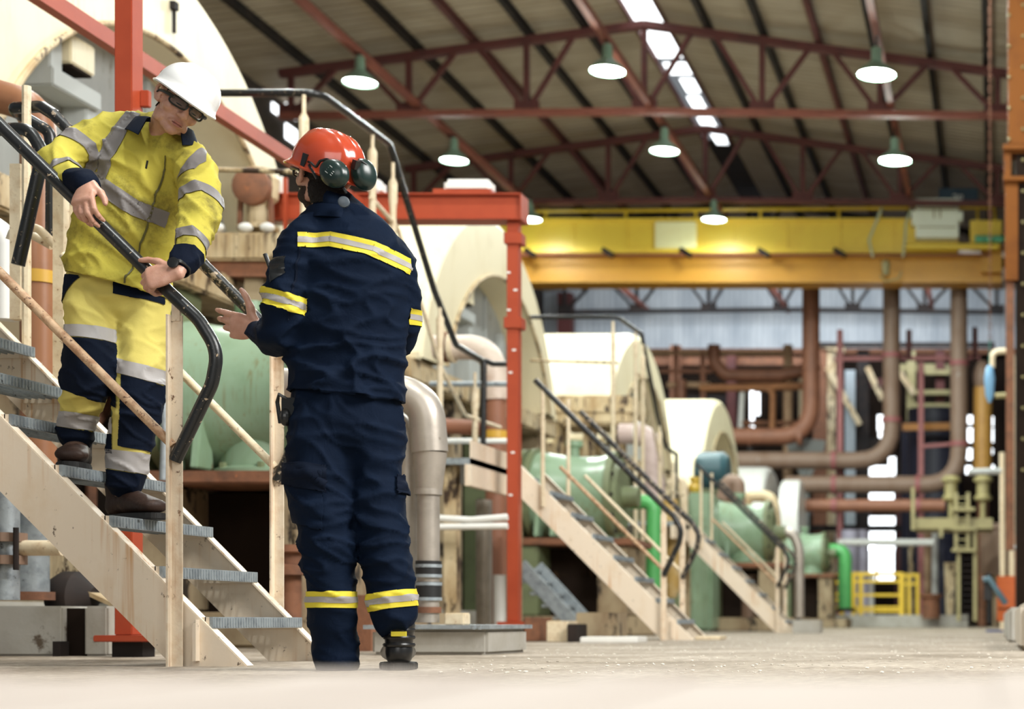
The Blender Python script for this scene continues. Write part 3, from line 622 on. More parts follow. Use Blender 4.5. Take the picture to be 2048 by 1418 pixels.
# rusty pipe lattice left of the big pipes
LB = ['pipe along the top of the rusty lattice under the grey wall', 'second level rusty pipe under the grey wall', 'short brown pipe behind the tallest cream hood', 'pipe run crossing the rusty lattice at half height', 'bent pipe with a long level leg in the rusty lattice', 'orange brown pipe below the bent pipe',
      'upright pipe nearest the cream hood', 'second upright pipe from the cream hood', 'pale upright pipe beside the leftmost big pipe', 'orange brown pipe forming a corner beside the dark window', 'thin white upright pipe by the blue window slits', 'cream upright pipe hugging the leftmost big pipe', 'dark rusty pipe at the foot of the lattice', 'brown upright pipe behind the third hood']
PP = [([at(1300, 706, 52), at(1430, 706, 52)], .085, RUST_TUBE), ([at(1440, 706, 52), at(1578, 706, 52)], .075, RUST_TUBE), ([at(1320, 742, 52), at(1425, 742, 52)], .075, RUST_PIPE), ([at(1335, 770, 52), at(1420, 770, 52)], .1, RUST_TUBE),
      ([at(1428, 690, 51.8), at(1428, 725, 51.8), at(1450, 750, 51.8), at(1560, 750, 51.8), at(1600, 742, 51.8), at(1612, 738, 51.8)], .2, RUST_PIPE), ([at(1400, 776, 51.9), at(1606, 772, 51.9)], .12, paint('orange_rust', (0.46, 0.20, 0.08), (0.34, 0.14, 0.06), rough=0.6)),
      ([at(1352, 690, 52), at(1352, 1252.4, 52)], .09, RUST_PIPE), ([at(1406, 700, 52), at(1406, 1252.4, 52)], .09, RUST_PIPE), ([at(1576, 690, 52.1), at(1574, 1252.4, 52.1)], .15, RUST_TUBE), ([at(1450, 776, 51.8), at(1546, 776, 51.8), at(1544, 862, 51.8)], .10, MATS['orange_rust']),
      ([at(1485, 775, 52), at(1480, 870, 52)], .09, WHITE), ([at(1603, 755, 52), at(1603, 1252.4, 52)], .09, CREAM_TUBE), ([at(1478, 846, 52), at(1606, 846, 52)], .08, RUST), ([at(1362, 760, 51.5), at(1362, 1252.4, 51.5)], .16, RUST_PIPE)]
for (pts, r, m), lb in zip(PP, LB):
    o = MB().tube(pts, r, 12, fl=.3).build('rusty_pipe', m, smooth=True); tag(o, lb, 'pipe', 'pipes of the rusty lattice')
o = MB().lathe([(0, .08), (zz(960, 50), .1), (zz(960, 50) + .9, .55), (zz(960, 50) + 1.2, .6)], (at(1612, 960, 50).x, 50, 0), (0, 0, 1), 4).build('grey_hopper', GREY_PANEL); tag(o, 'pale grey tapering hopper below the leftmost big pipe bend', 'hopper')
# lilac pipes and yellow railing of the pit
for i, (px, y0, r, m) in enumerate(((1700, 1060, .26, LILAC), (1724, 1060, .2, LILAC), (1737, 1150, .17, WHITE), (1850, 1045, .2, RUST_TUBE), (1862, 1040, .22, WHITE), (1884, 1100, .1, PLUM), (1822, 1085, .08, CREAM_DIRTY))):
    o = MB().tube([at(px, 1243, 48 + i * .3), at(px, y0, 48 + i * .3)], r, 16).build('upright_pipe', m, smooth=True)
    tag(o, ['broad pale lilac pipe standing behind the green bend', 'narrower pale lilac pipe left of the white windows', 'short white pipe inside the yellow railing', 'pinkish pipe left of the ladder', 'white pipe beside the pinkish pipe, left of the ladder', 'thin dark pipe between the white pipe and the ladder', 'thin drab pipe right of the white windows'][i], 'pipe', 'upright pipes of the end bay')
t = thing('white_beam', 'level white pipe spanning above the yellow railing', 'pipe', at(1760, 1085, 47)); MB().tube([at(1676, 1085, 47), at(1868, 1085, 47)], .1, 12).build('pipe_run', WHITE, t, True)
def yrail(label, xs, y0, y1, Y, mids, name='safety_railing', group='yellow railings of the pit'):
    t = thing(name, label, 'railing', at((xs[0] + xs[-1]) / 2, y1, Y), group)
    for px in xs: MB().beam(at(px, y1, Y), at(px, y0, Y), .1, .1, (0, 1, 0)).build('post', RAIL_YELLOW, t)
    for k, my in enumerate([y0] + list(mids)): MB().beam(at(xs[0] - 4, my, Y), at(xs[-1] + 4, my, Y), .09, .09 if k == 0 else .07).build('rail', RAIL_YELLOW, t)
    return t
yrail('yellow safety railing to the left of the bright green bend', (1644, 1668, 1684), 1151, 1231, 43, (1165, 1188, 1200, 1217))
yrail('longest yellow safety railing, to the right of the bright green bend', (1707, 1722, 1802), 1148, 1231, 42.7, (1163, 1190, 1215, 1222))
yrail('short yellow railing end seen beside the long yellow railing', (1806, 1818, 1835), 1150, 1232, 46, (1168,))
o = MB().span((at(1640, 0, 43).x, 42.3, 0), (at(1940, 0, 46).x, 46.5, zz(1230, 43))).build('concrete_upstand', CONC); tag(o, 'low concrete upstand under the yellow railings', 'plinth')
# bright green bend
def green_bend(label, pts, r, Y):
    t = thing('green_pipe', label, 'pipe', at(*pts[-1], Y), 'bright green pipe bends'); P = [at(x, y, Y) for x, y in pts]
    MB().tube(P, r, 18, fl=r * 3).build('pipe_run', PIPE_GREEN, t, True, sharp=60); ax = (P[-2] - P[-1]).normalized()
    MB().lathe([(-.02, r * 1.6), (.07, r * 1.6)], P[-1], ax, 18).build('flange', DARK_STEEL, t); ax = (P[1] - P[0]).normalized()
    MB().lathe([(-.35, r * 1.02), (-.35, r * 1.25), (-.25, r * 1.25), (-.25, r * 1.05), (-.12, r * 1.05), (-.12, r * 1.25), (.0, r * 1.25), (0, r * 1.02)], P[0], ax, 18).build('coupling', GALV, t, True); return t
green_bend('bright green bend beside the yellow railing', ((1650, 1101), (1690, 1101), (1690, 1222)), .17, 41)
# platform with ladder
t = thing('ladder_platform', 'drab ochre platform with a caged ladder at the right of the end bay', 'platform', at(1915, 1240, 40))
Yp = 40.0
a, b = at(1826, 1057, Yp), at(1985, 1036, Yp); MB().span((a.x, Yp, a.z), (b.x, Yp + 2, b.z)).build('deck_beam', OLIVE_CREAM, t)
mb = MB()
for px, y0, y1 in ((1826, 975, 1060), (1912, 985, 1100), (1936, 985, 1098), (1917, 1098, 1242), (1950, 1057, 1242), (1882, 1057, 1075)):
    MB().beam(at(px, y1, Yp - .1), at(px, y0, Yp - .1), .09, .09, (0, 1, 0)).build('upright', OLIVE_CREAM, t)
for y in range(995, 1100, 14): MB().beam(at(1912, y, Yp - .1), at(1936, y, Yp - .1), .03, .03).build('rung', OLIVE_CREAM, t)
for y in range(1106, 1245, 12): MB().beam(at(1917, y, Yp - .1), at(1950, y, Yp - .1), .03, .03).build('rung', DARK_STEEL, t)
for y in (1016, 1055, 1098): MB().span(at(1903, y + 5, Yp - .3), at(1950, y, Yp - .05)).build('cage_hoop', OLIVE_CREAM, t)
for i, px in enumerate((1902, 1966)):
    t = thing('valve_actuator', ['ochre valve actuator left of the ladder top', 'ochre valve actuator right of the ladder top'][i], 'valve', at(px, 1003, 41), 'ochre valve actuators')
    MB().lathe([(0, .1), (.05, .22), (.12, .22), (.16, .16), (.46, .16), (.5, .24), (.56, .24), (.64, .15)], at(px, 1003, 41), Zv, 18).build('actuator_body', OLIVE_CREAM, t, True)
    MB().cyl(at(px, 1036, 41), at(px, 1003, 41), .07, 10).build('stem', OLIVE_CREAM, t)
o = MB().lathe([(0, .52), (1.15, .52), (1.2, .58), (1.3, .58), (1.34, .3)], at(2000, 1150, 43), Zv, 28).build('brown_tank', RUST_GREY_PIPE, smooth=True); tag(o, 'upright brown grey tank at the right, behind the orange cabinet', 'tank')
MB().span((at(1985, 0, 43).x, 42.6, 0), (at(2030, 0, 43).x, 43.6, zz(1150, 43) - .01)).build('tank_plinth', CONC_BROWN); tag(COL.objects[-1], 'stained concrete plinth under the brown grey tank', 'plinth')
o = MB().prism([at(1888, 1125, 43), at(1912, 1125, 43), at(1905, 1254, 43), at(1893, 1254, 43)], (0, .4, 0)).build('tapered_post', CREAM_DIRTY); tag(o, 'pale tapering post left of the lower ladder', 'post')
o = MB().lathe([(0, .22), (.5, .22), (.55, .3), (.62, .3)], at(1862, 1237, 42), Zv, 18).build('pipe_stool', RUST, smooth=True); tag(o, 'rusty pipe stool on the floor left of the ladder', 'pipe stool')
# cream bent pipe near the right column
pipe_thing('cream_pipe', 'cream bent pipe rising beside the dark right column', [at(1984, 735, 30), at(1984, 704, 30), at(2025, 700, 30), at(2024, 1255, 30)], .055, CREAM_TUBE, .25)
for i, (p, q, r, m) in enumerate((((1990, 792), (2022, 790), .05, OLIVE_CREAM), ((1936, 944), (2003, 942), .06, GREY_PANEL), ((2004, 905), (2006, 1260), .05, CREAM_TUBE))):
    o = MB().tube([at(*p, 30), at(*q, 30)], r, 12).build('branch_pipe', m, smooth=True); tag(o, ['short olive branch off the cream bent pipe', 'short level grey pipe right of the rightmost big pipe', 'stub of upright cream pipe left of the cream bent pipe'][i], 'pipe')
# hose reel, orange cabinet and kerbs at the bottom right
t = thing('fire_cabinet', 'orange fire cabinet standing beside the concrete kerb at the right', 'cabinet', at(2018, 1240, 26))
MB().span((at(1994, 0, 26).x, 26, H + (VY - 1243) * 26 / F), (at(2030, 0, 26).x, 26.4, zz(1152, 26))).build('cabinet_body', paint('signal_orange', (0.62, 0.13, 0.02), (0.52, 0.10, 0.02), rough=0.45), t, bevel=.01)
MB().span((at(2031, 0, 26.2).x, 26.2, 0), (at(2062, 0, 26).x, 26.6, zz(1068, 26))).build('rear_panel', MATS['signal_orange'], t)
MB().tube([at(2024, 1100, 25.9), at(2050, 1078, 25.9)], .03, 8).build('lever', GREY_PANEL, t); MB().span(at(1996, 1218, 25.98), at(2028, 1216, 25.99)).build('seam', DARK_STEEL, t)
t = thing('hose_stand', 'black stand with blue grey hose looped over it, left of the orange cabinet', 'hose', at(1978, 1242, 25))
MB().tube([at(1978, 1246, 25), at(1978, 1150, 25), at(1974, 1148, 25)], .035, 8).build('stand', BLACK, t); MB().span(at(1968, 1200, 24.95), at(1984, 1165, 25.05)).build('reel_body', BLACK, t)
MB().tube([at(1966, 1160, 24.9), at(1978, 1158, 24.9), at(2000, 1190, 24.9), at(2012, 1208, 24.9)], .05, 10).build('hose', plain('blue_grey_hose', (0.10, 0.18, 0.22), 0.5), t, True)
MB().span((at(1972, 0, 25).x, 24.6, 0.002), (at(2006, 0, 25).x, 25.2, .03)).build('blue_tray', plain('blue_tray', (0.02, 0.05, 0.2)), t)
o = MB().span((at(2017, 0, 13).x, 12.6, 0), (at(2075, 0, 13).x, 20, .27)).build('kerb_block', CONC, bevel=.02); tag(o, 'concrete kerb block at the right edge, below the orange cabinet', 'kerb block')
o = MB().span((at(2041, 0, 9).x, 9.0, 0), (at(2120, 0, 9).x, 11.5, .27)).build('kerb_block', paint('pale_kerb', (0.62, 0.55, 0.45), (0.5, 0.42, 0.33), rough=0.85), bevel=.03); tag(o, 'pale kerb block cut off by the right edge of the picture', 'kerb block')

# dim steelwork and ducts filling the bay behind the big pipes
random.seed(21)
BM = [RUST, DARK_STEEL, RED_STEEL, OLIVE_CREAM, PLUM, CREAM_DIRTY, GALV]
k = 0
for px, y0, y1, w_, m, lb in ((1350, 690, 1000, .35, 0, 'rusty upright behind the third hood'), (1462, 700, 960, .3, 2, 'dark red upright left of the window slits'), (1640, 700, 1240, .5, 0, 'broad rusty upright right of the leftmost big pipe'), (1662, 690, 1000, .3, 5, 'pale stained upright right of the leftmost big pipe'), (1700, 740, 1030, .35, 6, 'grey upright duct left of the middle big pipe'),
        (1726, 700, 925, .4, 1, 'dark upright just left of the middle big pipe'), (1800, 960, 1240, .35, 2, 'dark red upright below the middle pipe bend'), (1822, 700, 900, .3, 3, 'drab upright right of the middle big pipe'), (1880, 700, 830, .3, 2, 'dark red upright left of the rightmost big pipe'), (1660, 1030, 1240, .3, 4, 'indigo upright left of the lilac pipe'), (1905, 1060, 1240, .5, 1, 'dark upright behind the ladder'), (1965, 960, 1240, .4, 0, 'rusty upright behind the brown grey tank')):
    Y = 57.5 + (.2 if k in (5, 9, 11) else 0); a, b = at(px, y1, Y), at(px, y0, Y); o = MB().span((a.x - w_ / 2, Y, 0), (a.x + w_ / 2, Y + .3, min(b.z, 10.0))).build('bay_upright', BM[m]); tag(o, lb, 'upright', 'uprights of the end bay'); k += 1
for y, x0, x1, h_, m, lb in ((722, 1300, 1610, .28, 0, 'rusty duct crossing behind the lattice pipes'), (800, 1330, 1480, .3, 1, 'dark beam behind the fourth hood'), (765, 1640, 1790, .3, 2, 'dark red beam left of the middle big pipe'), (885, 1630, 1760, .35, 1, 'dark beam level with the bend of the leftmost pipe'), (735, 1800, 1915, .25, 3, 'drab beam near the top between the right big pipes'), (1020, 1620, 1740, .3, 4, 'indigo beam below the lowest straight pipe'), (1125, 1640, 1720, .25, 2, 'dark red beam behind the lilac pipes')):
    Y = 57.82; a, b = at(x0, y, Y), at(x1, y, Y); o = MB().span((a.x, Y, a.z - h_ / 2), (b.x, Y + .35, a.z + h_ / 2)).build('bay_beam', BM[m]); tag(o, lb, 'beam', 'beams of the end bay')
# ================================================================ the row of machines
PITCH = 8.35
HX, HC, HR, HZ, HB = -6.1, 11.9, 2.86, 2.24, 3.0       # end face plane, first centre, radius, centre height, lower edge of a hood
def arc(yc, zc, r, a0, a1, n):
    return [(yc + r * cos(radians(a0 + (a1 - a0) * i / n)), zc + r * sin(radians(a0 + (a1 - a0) * i / n))) for i in range(n + 1)]
a_out = math.degrees(math.asin((HB - HZ) / HR))
def hood(label, first):
    yc = HC; t = thing('machine_hood', label, 'machine hood', (HX - 1.6, yc, HB), 'cream hoods of the machine row')
    outer = arc(yc, HZ, HR, a_out, 180 - a_out, 40)
    mb = MB(); bm = mb.bm                                  # curved casing, 12 mm plate with rounded front lip
    rows = []
    for x, dr in ((HX - 3.6, 0), (HX - .14, 0), (HX - .05, -.03), (HX, -.1)):
        rows.append([bm.verts.new((x, yc + (y - yc) * (HR + dr) / HR, HZ + (z - HZ) * (HR + dr) / HR)) for y, z in outer])
    for a, b in zip(rows, rows[1:]):
        for i in range(len(outer) - 1): mb.face([a[i], a[i + 1], b[i + 1], b[i]])
    # lip across the near and far lower edges
    mb.span((HX - 3.6, outer[-1][0] - .02, HB - .05), (HX - .02, outer[-1][0] + .12, HB + .02)); mb.span((HX - 3.6, outer[0][0] - .12, HB - .05), (HX - .02, outer[0][0] + .02, HB + .02))
    mb.build('casing', CREAM, t, True, sharp=50)
    ic, iz, ir = yc + .2, 2.1, 2.3
    mb = MB(); bm = mb.bm; N = 40                          # end plate with an arched opening
    po = arc(yc, HZ, HR - .1, a_out, 180 - a_out, N); ai = math.degrees(math.asin((HB - iz) / ir)); pi_ = arc(ic, iz, ir, ai, 180 - ai, N)
    r0 = [bm.verts.new((HX, y, z)) for y, z in po]; r1 = [bm.verts.new((HX, y, z)) for y, z in pi_]; r2 = [bm.verts.new((HX - .42, y, z)) for y, z in pi_]
    for i in range(N): mb.face([r0[i], r0[i + 1], r1[i + 1], r1[i]]); mb.face([r1[i], r1[i + 1], r2[i + 1], r2[i]])
    mb.build('end_plate', CREAM, t, True, sharp=30)
    mb = MB(); mb.tube([(HX + .015, y, z) for y, z in pi_], .022, 8); mb.build('arch_bead', CREAM_DIRTY, t, True)
    mb = MB(); bm = mb.bm; vs = [bm.verts.new((HX - .4, y, z)) for y, z in pi_]; mb.face(vs); mb.build('recess_panel', GREY_PANEL, t)
    for p0, p1 in (((HX - .4, ic - 1.1, 3.85), (HX - .2, ic - .95, 4.2)), ((HX - .4, ic - 1.1, 3.74), (HX - .18, ic - .5, 3.87)), ((HX - .4, ic - .62, HB), (HX - .22, ic - .5, 3.75)), ((HX - .4, ic + 1.0, HB), (HX - .3, ic + 1.1, 3.9)), ((HX - .4, ic - 1.75, HB), (HX - .28, ic - 1.62, 3.6)), ((HX - .4, ic + .5, HB), (HX - .36, ic + .54, 4.3)), ((HX - .4, ic - 1.95, 3.55), (HX - .05, ic - 1.75, 3.95))):
        MB().span(p0, p1).build('recess_rib', GREY_PANEL, t, bevel=.01)
    a = V((HX - .36, ic - .92, 3.93))
    mb = MB(); bm = mb.bm
    mb.prism([a + V((0, 0, .28)), a + V((.2, 0, .22)), a + V((.2, 0, .02)), a + V((.05, 0, .02)), a + V((0, 0, .0))], (0, .3, 0)); mb.build('chute_box', CREAM, t, bevel=.01)
    MB().span(a + V((.06, .03, .0)), a + V((.19, .27, .019))).build('chute_mouth', DARK_VOID, t)
    if first:
        for i, (px, y) in enumerate(((343, 0),)):
            p = at(px, 66, HX * F / (px - VX)); p.x = HX + .02
            mb = MB(); mb.beam(p + V((0, 0, .18)), p, .02, .02, (0, 1, 0)); mb.box(p + V((0, 0, .2)), (.04, .06, .06)); mb.build('latch', DARK_STEEL, t)
    return t
h1 = hood('biggest cream machine hood, behind the worker in yellow, with grey arched end', True)
HLAB = ['cream machine hood behind the red post, with olive grey arched opening', 'third cream hood of the row, glaring white side under the bent black handrail', 'yellowish cream hood fourth along the row, beside the rusty pipe lattice', 'white hood farthest along the row, in front of the bent pipes']
hoods = [h1] + [dup(h1, (0, PITCH * (i + 1), 0), HLAB[i], skip=('latch',)) for i in range(4)]
for hd, dx, dz in ((hoods[4], 0, -.72),):
    hd.location.x += dx; hd.location.z += dz
    for c in kids(hd):
        if c.name.startswith(('casing', 'end_plate')): c.material_slots[0].link = 'OBJECT'; c.material_slots[0].material = WHITE

def bed(label, i):
    """concrete legs and plates that carry a hood, plus a dark block for shade beneath"""
    y0 = HC + PITCH * i; t = thing('machine_bed', label, 'machine bed', (-7.5, y0, 0), 'beds under the cream hoods')
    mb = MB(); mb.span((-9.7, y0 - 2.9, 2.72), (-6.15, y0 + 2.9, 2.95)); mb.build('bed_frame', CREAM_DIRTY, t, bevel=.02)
    mb = MB(); mb.span((-9.6, y0 - 2.2, 0), (-7.0, y0 + 2.6, 2.72)); mb.build('shade_core', DARK_VOID, t)  # dark block put in for the shade beneath the hood
    for k, (dy, w_) in enumerate(((-2.75, .35), (-1.2, .3), (.7, .4), (2.3, .45))):
        MB().span((-6.75, y0 + dy, .28), (-6.25, y0 + dy + w_, 2.72)).build('leg', CONC_BROWN if k % 2 else GREEN_DARK, t, bevel=.01)
    mb = MB(); mb.span((-9.7, y0 - 3.1, 0), (-5.75, y0 + 3.1, .28)); mb.build('footing', CONC, t, bevel=.02)
    mb = MB(); random.seed(40 + i)
    for k in range(7):
        y = y0 - 2.3 + k * .75; mb.tube([(-6.9, y, .3), (-6.9, y, 1.1 + random.random()), (-6.9, y + .5, 1.6 + random.random() * .6)], random.choice((.04, .06, .09)), 8, fl=.15)
    mb.build('service_tube', RUST, t, True)
    return t
BLAB = ['dark rusty machine bed under the biggest hood, behind the green drum beside the first staircase', 'stained machine bed under the hood behind the red post', 'machine bed beneath the third hood', 'machine bed beneath the fourth hood', 'machine bed beneath the fifth, white hood', 'machine bed beneath the farthest white hood']
for i in range(5):
    b_ = bed(BLAB[i], i)
    if i > 3: b_.scale.z = (.74, .86)[i - 4]

DX0, DX1, DY, DZ, DR = -5.32, -4.34, 10.8, 1.60, .52
def drum(label):
    t = thing('green_drum', label, 'pump drum', ((DX0 + DX1) / 2, DY, 1.06), 'mint green drums along the row'); o = (DX0, DY, DZ); L_ = DX1 - DX0
    prof = [(0.02, .1), (.02, .50), (.10, .52), (.22, .50), (.40, .475), (.60, .462), (.78, .47), (.88, .50), (.92, .50)]
    MB().lathe(prof, o, Xv, 44).build('barrel', GREEN, t, True, sharp=35)
    mb = MB(); mb.lathe([(-.12, .3), (-.12, .55), (-.05, .55), (-.05, .50), (0, .50), (0, .56), (.06, .56), (.06, .3)], o, Xv, 40); mb.build('rear_flange', GREEN_DARK, t, True, sharp=30)
    mb = MB(); mb.lathe([(.90, .3), (.90, .53), (.97, .53), (.97, .42), (1.02, .38), (1.02, .12), (1.2, .12), (1.2, .05)], o, Xv, 40); mb.build('front_flange', GREEN_DARK, t, True, sharp=30)
    for k in range(12):
        a = k * pi / 6; p = V((DX0 + .97, DY + cos(a) * .47, DZ + sin(a) * .47)); MB().cyl(p, p + V((.03, 0, 0)), .022, 6).build('flange_bolt', DARK_STEEL, t)
    mb = MB(); mb.lathe([(0, .38), (.03, .38), (.05, .33), (.25, .31), (.42, .34)], (DX0 + .62, DY - .05, 1.10), Zv, 32); mb.build('outlet', GREEN, t, True, sharp=35)
    for k in range(8):
        a = k * pi / 4 + .2; p = V((DX0 + .62 + cos(a) * .35, DY - .05 + sin(a) * .35, 1.13)); MB().cyl(p, p + V((0, 0, .04)), .024, 6).build('base_bolt', GREEN_DARK, t)
    for dx in (.12, .3):
        MB().prism([(DX0 + dx, DY - .46, 1.45), (DX0 + dx, DY - .34, 1.45), (DX0 + dx, DY - .30, 1.12), (DX0 + dx, DY - .52, 1.12)], (.05, 0, 0)).build('rib_leg', GREEN, t, bevel=.008)
    MB().lathe([(0, .06), (.1, .06), (.12, .1), (.18, .1)], (DX0 + .45, DY, DZ + .47), Zv, 14).build('filler_neck', GREEN, t, True)
    return t
d1 = drum('mint green drum with brown stains, right beside the worker in navy')
drums = [d1, dup(d1, (0, PITCH - .05, 0), 'shiny mint green drum on its base beside the second staircase'), dup(d1, (0.70, 2 * PITCH - .6, 0), 'green drum behind the rails of the third staircase'), dup(d1, (.25, 3 * PITCH + 4.2, .2), 'farthest green drum, next to the bright green bend')]
PLAB = ['rust topped concrete block carrying the stained green drum', 'concrete block carrying the shiny green drum beside the second staircase', 'block carrying the green drum behind the third staircase', 'block under the farthest green drum']
for d, lb in zip(drums, PLAB):
    dx, dy = d.location.x - d1.location.x, d.location.y - d1.location.y; dz = d.location.z - d1.location.z
    t = thing('drum_pedestal', lb, 'pedestal', (DX0 + .5 + dx, DY + dy, 0), 'pedestals under the green drums')
    X0, X1, Y0, Y1 = DX0 - .25 + dx, DX1 + .2 + dx, DY - .5 + dy, DY + .6 + dy
    MB().span((X0 - .05, Y0 - .05, 1.02 + dz), (X1 + .05, Y1, 1.1 + dz)).build('rusty_plate', RUST, t, bevel=.01)
    MB().span((X0 + .08, Y0, .22), (X0 + .42, Y1 - .1, 1.02 + dz)).build('column', CONC_BROWN if d is d1 else GREEN_DARK, t, bevel=.02)
    MB().span((X1 - .35, Y0 + .02, .22), (X1 - .02, Y1 - .1, 1.02 + dz)).build('column', CONC_BROWN, t, bevel=.02)
    MB().span((X0 + .42, Y0 + .5, .22), (X1 - .35, Y1 - .15, 1.0 + dz)).build('shade_infill', DARK_VOID, t)  # dark block stands for the shade between the two columns
    MB().span((X0 - .1, Y0 - .3, 0), (X1 + .35, Y1 + .2, .22)).build('footing', CONC_BROWN, t, bevel=.02)

# ---------------------------------------------------------------- staircases and platforms
NS, SX, SZ, RUN, RISE = 7, -2.85, .18, .183, .185
SY0, SW = 6.0, .80
nz = lambda x: SZ + (SX - x) * RISE / RUN
NEWEL = paint('chipped_cream_post', (0.78, 0.66, 0.50), (0.64, 0.46, 0.30), (0.16, 0.08, 0.04), rough=0.5, scale=14, amount=0.45, spot_amt=0.45, spot_scale=24, bump=0.15, runs=(0.36, 0.16, 0.06), run_amt=0.6)
def staircase(label, off=(0, 0, 0), drop=0.0):
    t = thing('metal_staircase', label, 'staircase', (SX, SY0 + SW / 2, 0), 'cream staircases of the row')
    xt = SX - RUN * NS - .08
    for y in (SY0, SY0 + SW - .012):
        zt = nz(xt) - .05
        xb = SX + (SZ - .05) * RUN / RISE
        poly = [(xb, y, 0), (xt, y, zt), (xt, y, zt - .27), (xb - .27 * RUN / RISE, y, 0)]
        o = MB().prism(poly, (0, .012, 0)).build('stringer', CREAM_STAIR, t)
        mb = MB(); s_ = -1 if y == SY0 else 1; fy = y + .006 + .02 * (1 if y == SY0 else -1)
        mb.beam((xb, fy, 0.0), (xt, fy, zt), .05, .007, (0, 0, 1)); mb.build('stringer_flange', CREAM_STAIR, o)
    for n in range(NS):
        x, z = SX - RUN * n, SZ + RISE * n; y0, y1 = SY0 + .014, SY0 + SW - .014
        mb = MB()
        for k in range(8): mb.span((x - .03 - .028 * k, y0, z - .03), (x - .026 - .028 * k, y1, z))
        for k in range(14): yy = y0 + (y1 - y0) * (k + .5) / 14; mb.span((x - .23, yy - .002, z - .012), (x - .02, yy + .002, z - .004))
        tr = mb.build('tread', GALV, t)
        mb = MB(); mb.span((x - .012, y0 - .001, z - .042), (x, y1 + .001, z))
        for k in range(36): yy = y0 + (y1 - y0) * (k + .5) / 36; mb.span((x, yy - .005, z - .038), (x + .003, yy + .005, z - .004))
        mb.build('nosing', GALV, tr)
        mb = MB()
        for yy in (y0, y1 - .006): mb.span((x - .24, yy, z - .045), (x - .013, yy + .006, z - .001))
        mb.build('end_plate', CREAM_STAIR, tr)
    for s_, y in ((0, SY0 - .03), (1, SY0 + SW + .02)):
        yr = y; h = 1.03 - drop
        P = lambda px, py: V((at(px, py, 5.97).x, yr, at(px, py, 5.97).z - drop))
        xt2 = SX - 1.22
        pts = [V((xt2, yr, nz(xt2) + h - .02)), P(338, 584), P(398, 640), P(436, 702), P(424, 768), P(350, 922)]
        if s_ == 1: pts[0] = V((at(104, 0, yr).x, yr, pts[1].z + (pts[1].x - at(104, 0, yr).x) * 1.0))
        mb = MB(); pp = fillet([pts[0], pts[1]], .1) + fillet(pts[1:], .16, 8)[1:]
        mb.tube(pp, .0235, 14); mb.build('handrail', BLACK_TUBE if s_ == 0 else BLACK_WORN, t, True, sharp=70)
        a, b = P(-140, 405), P(347, 892)
        MB().tube([a, b], .0165, 10).build('mid_rail', RUST_TUBE if s_ == 0 else CREAM_TUBE, t, True)
        px = P(352, 0).x
        mb = MB(); mb.span((px - .022, yr + .0, 0.0), (px + .022, yr + .007, 1.27 - drop)); mb.span((px - .022, yr - .03, 0.0), (px - .015, yr + .0, 1.27 - drop)); mb.beam((px, yr + .003, 1.25 - drop), (px - .0, yr + .003, 1.335 - drop), .03, .012, (0, 1, 0))
        mb.build('newel_post', NEWEL, t)
        px = SX - RUN * 6.3
        MB().tube([(px, yr, nz(px) - .2), (px, yr, nz(px) + h)], .018, 8).build('upper_post', CREAM_TUBE, t, True)
        px = P(388, 0).x; yb = y + .035 if s_ == 0 else y - .03
        MB().span((px - .006, SY0 - .03 if s_ == 0 else SY0 + SW, 0.02), (px + .006, SY0 if s_ == 0 else SY0 + SW + .03, .17)).build('foot_cleat', CREAM_STAIR, t)
    t.location = t.location + V(off); return t
st1 = staircase('rust streaked cream staircase with galvanised treads that the worker in yellow is descending')
st2 = staircase('cream staircase with black handrails just right of the red post', (.12, 8.2, 0), .19); st3 = staircase('cream staircase farthest along the row, in front of the ribbed green drum', (.0, 16.5, 0), .12)
def platform(label, dy, y0, y1, first=False):
    t = thing('walkway_platform', label, 'platform', (-4.9, (y0 + y1) / 2, 0), 'platforms at the head of the staircases')
    xe = -4.16; z = 1.46
    MB().span((-5.6, y0, z - .05), (xe, y1, z)).build('deck', GALV, t)
    mb = MB(); mb.span((xe - .05, y0, z - .22), (xe, y1 - .82, z - .05)); mb.span((xe - .01, y0, z - .05), (xe, y1 - .82, z + .14)); mb.build('toe_board', CREAM_STAIR, t)
    for yy in (y0 + .1, y1 - .1): MB().span((xe - .25, yy, 0), (xe - .15, yy + .1, z - .05)).build('support_leg', CREAM_DIRTY, t)
    return t
platform('walkway platform at the head of the first staircase, mostly cut off by the left edge', 0, 5.2, 6.85, True)
platform('cream edged walkway platform at the head of the second staircase', 8.2, 13.1, 15.05)
platform('walkway platform at the head of the third staircase', 16.5, 21.4, 23.35)
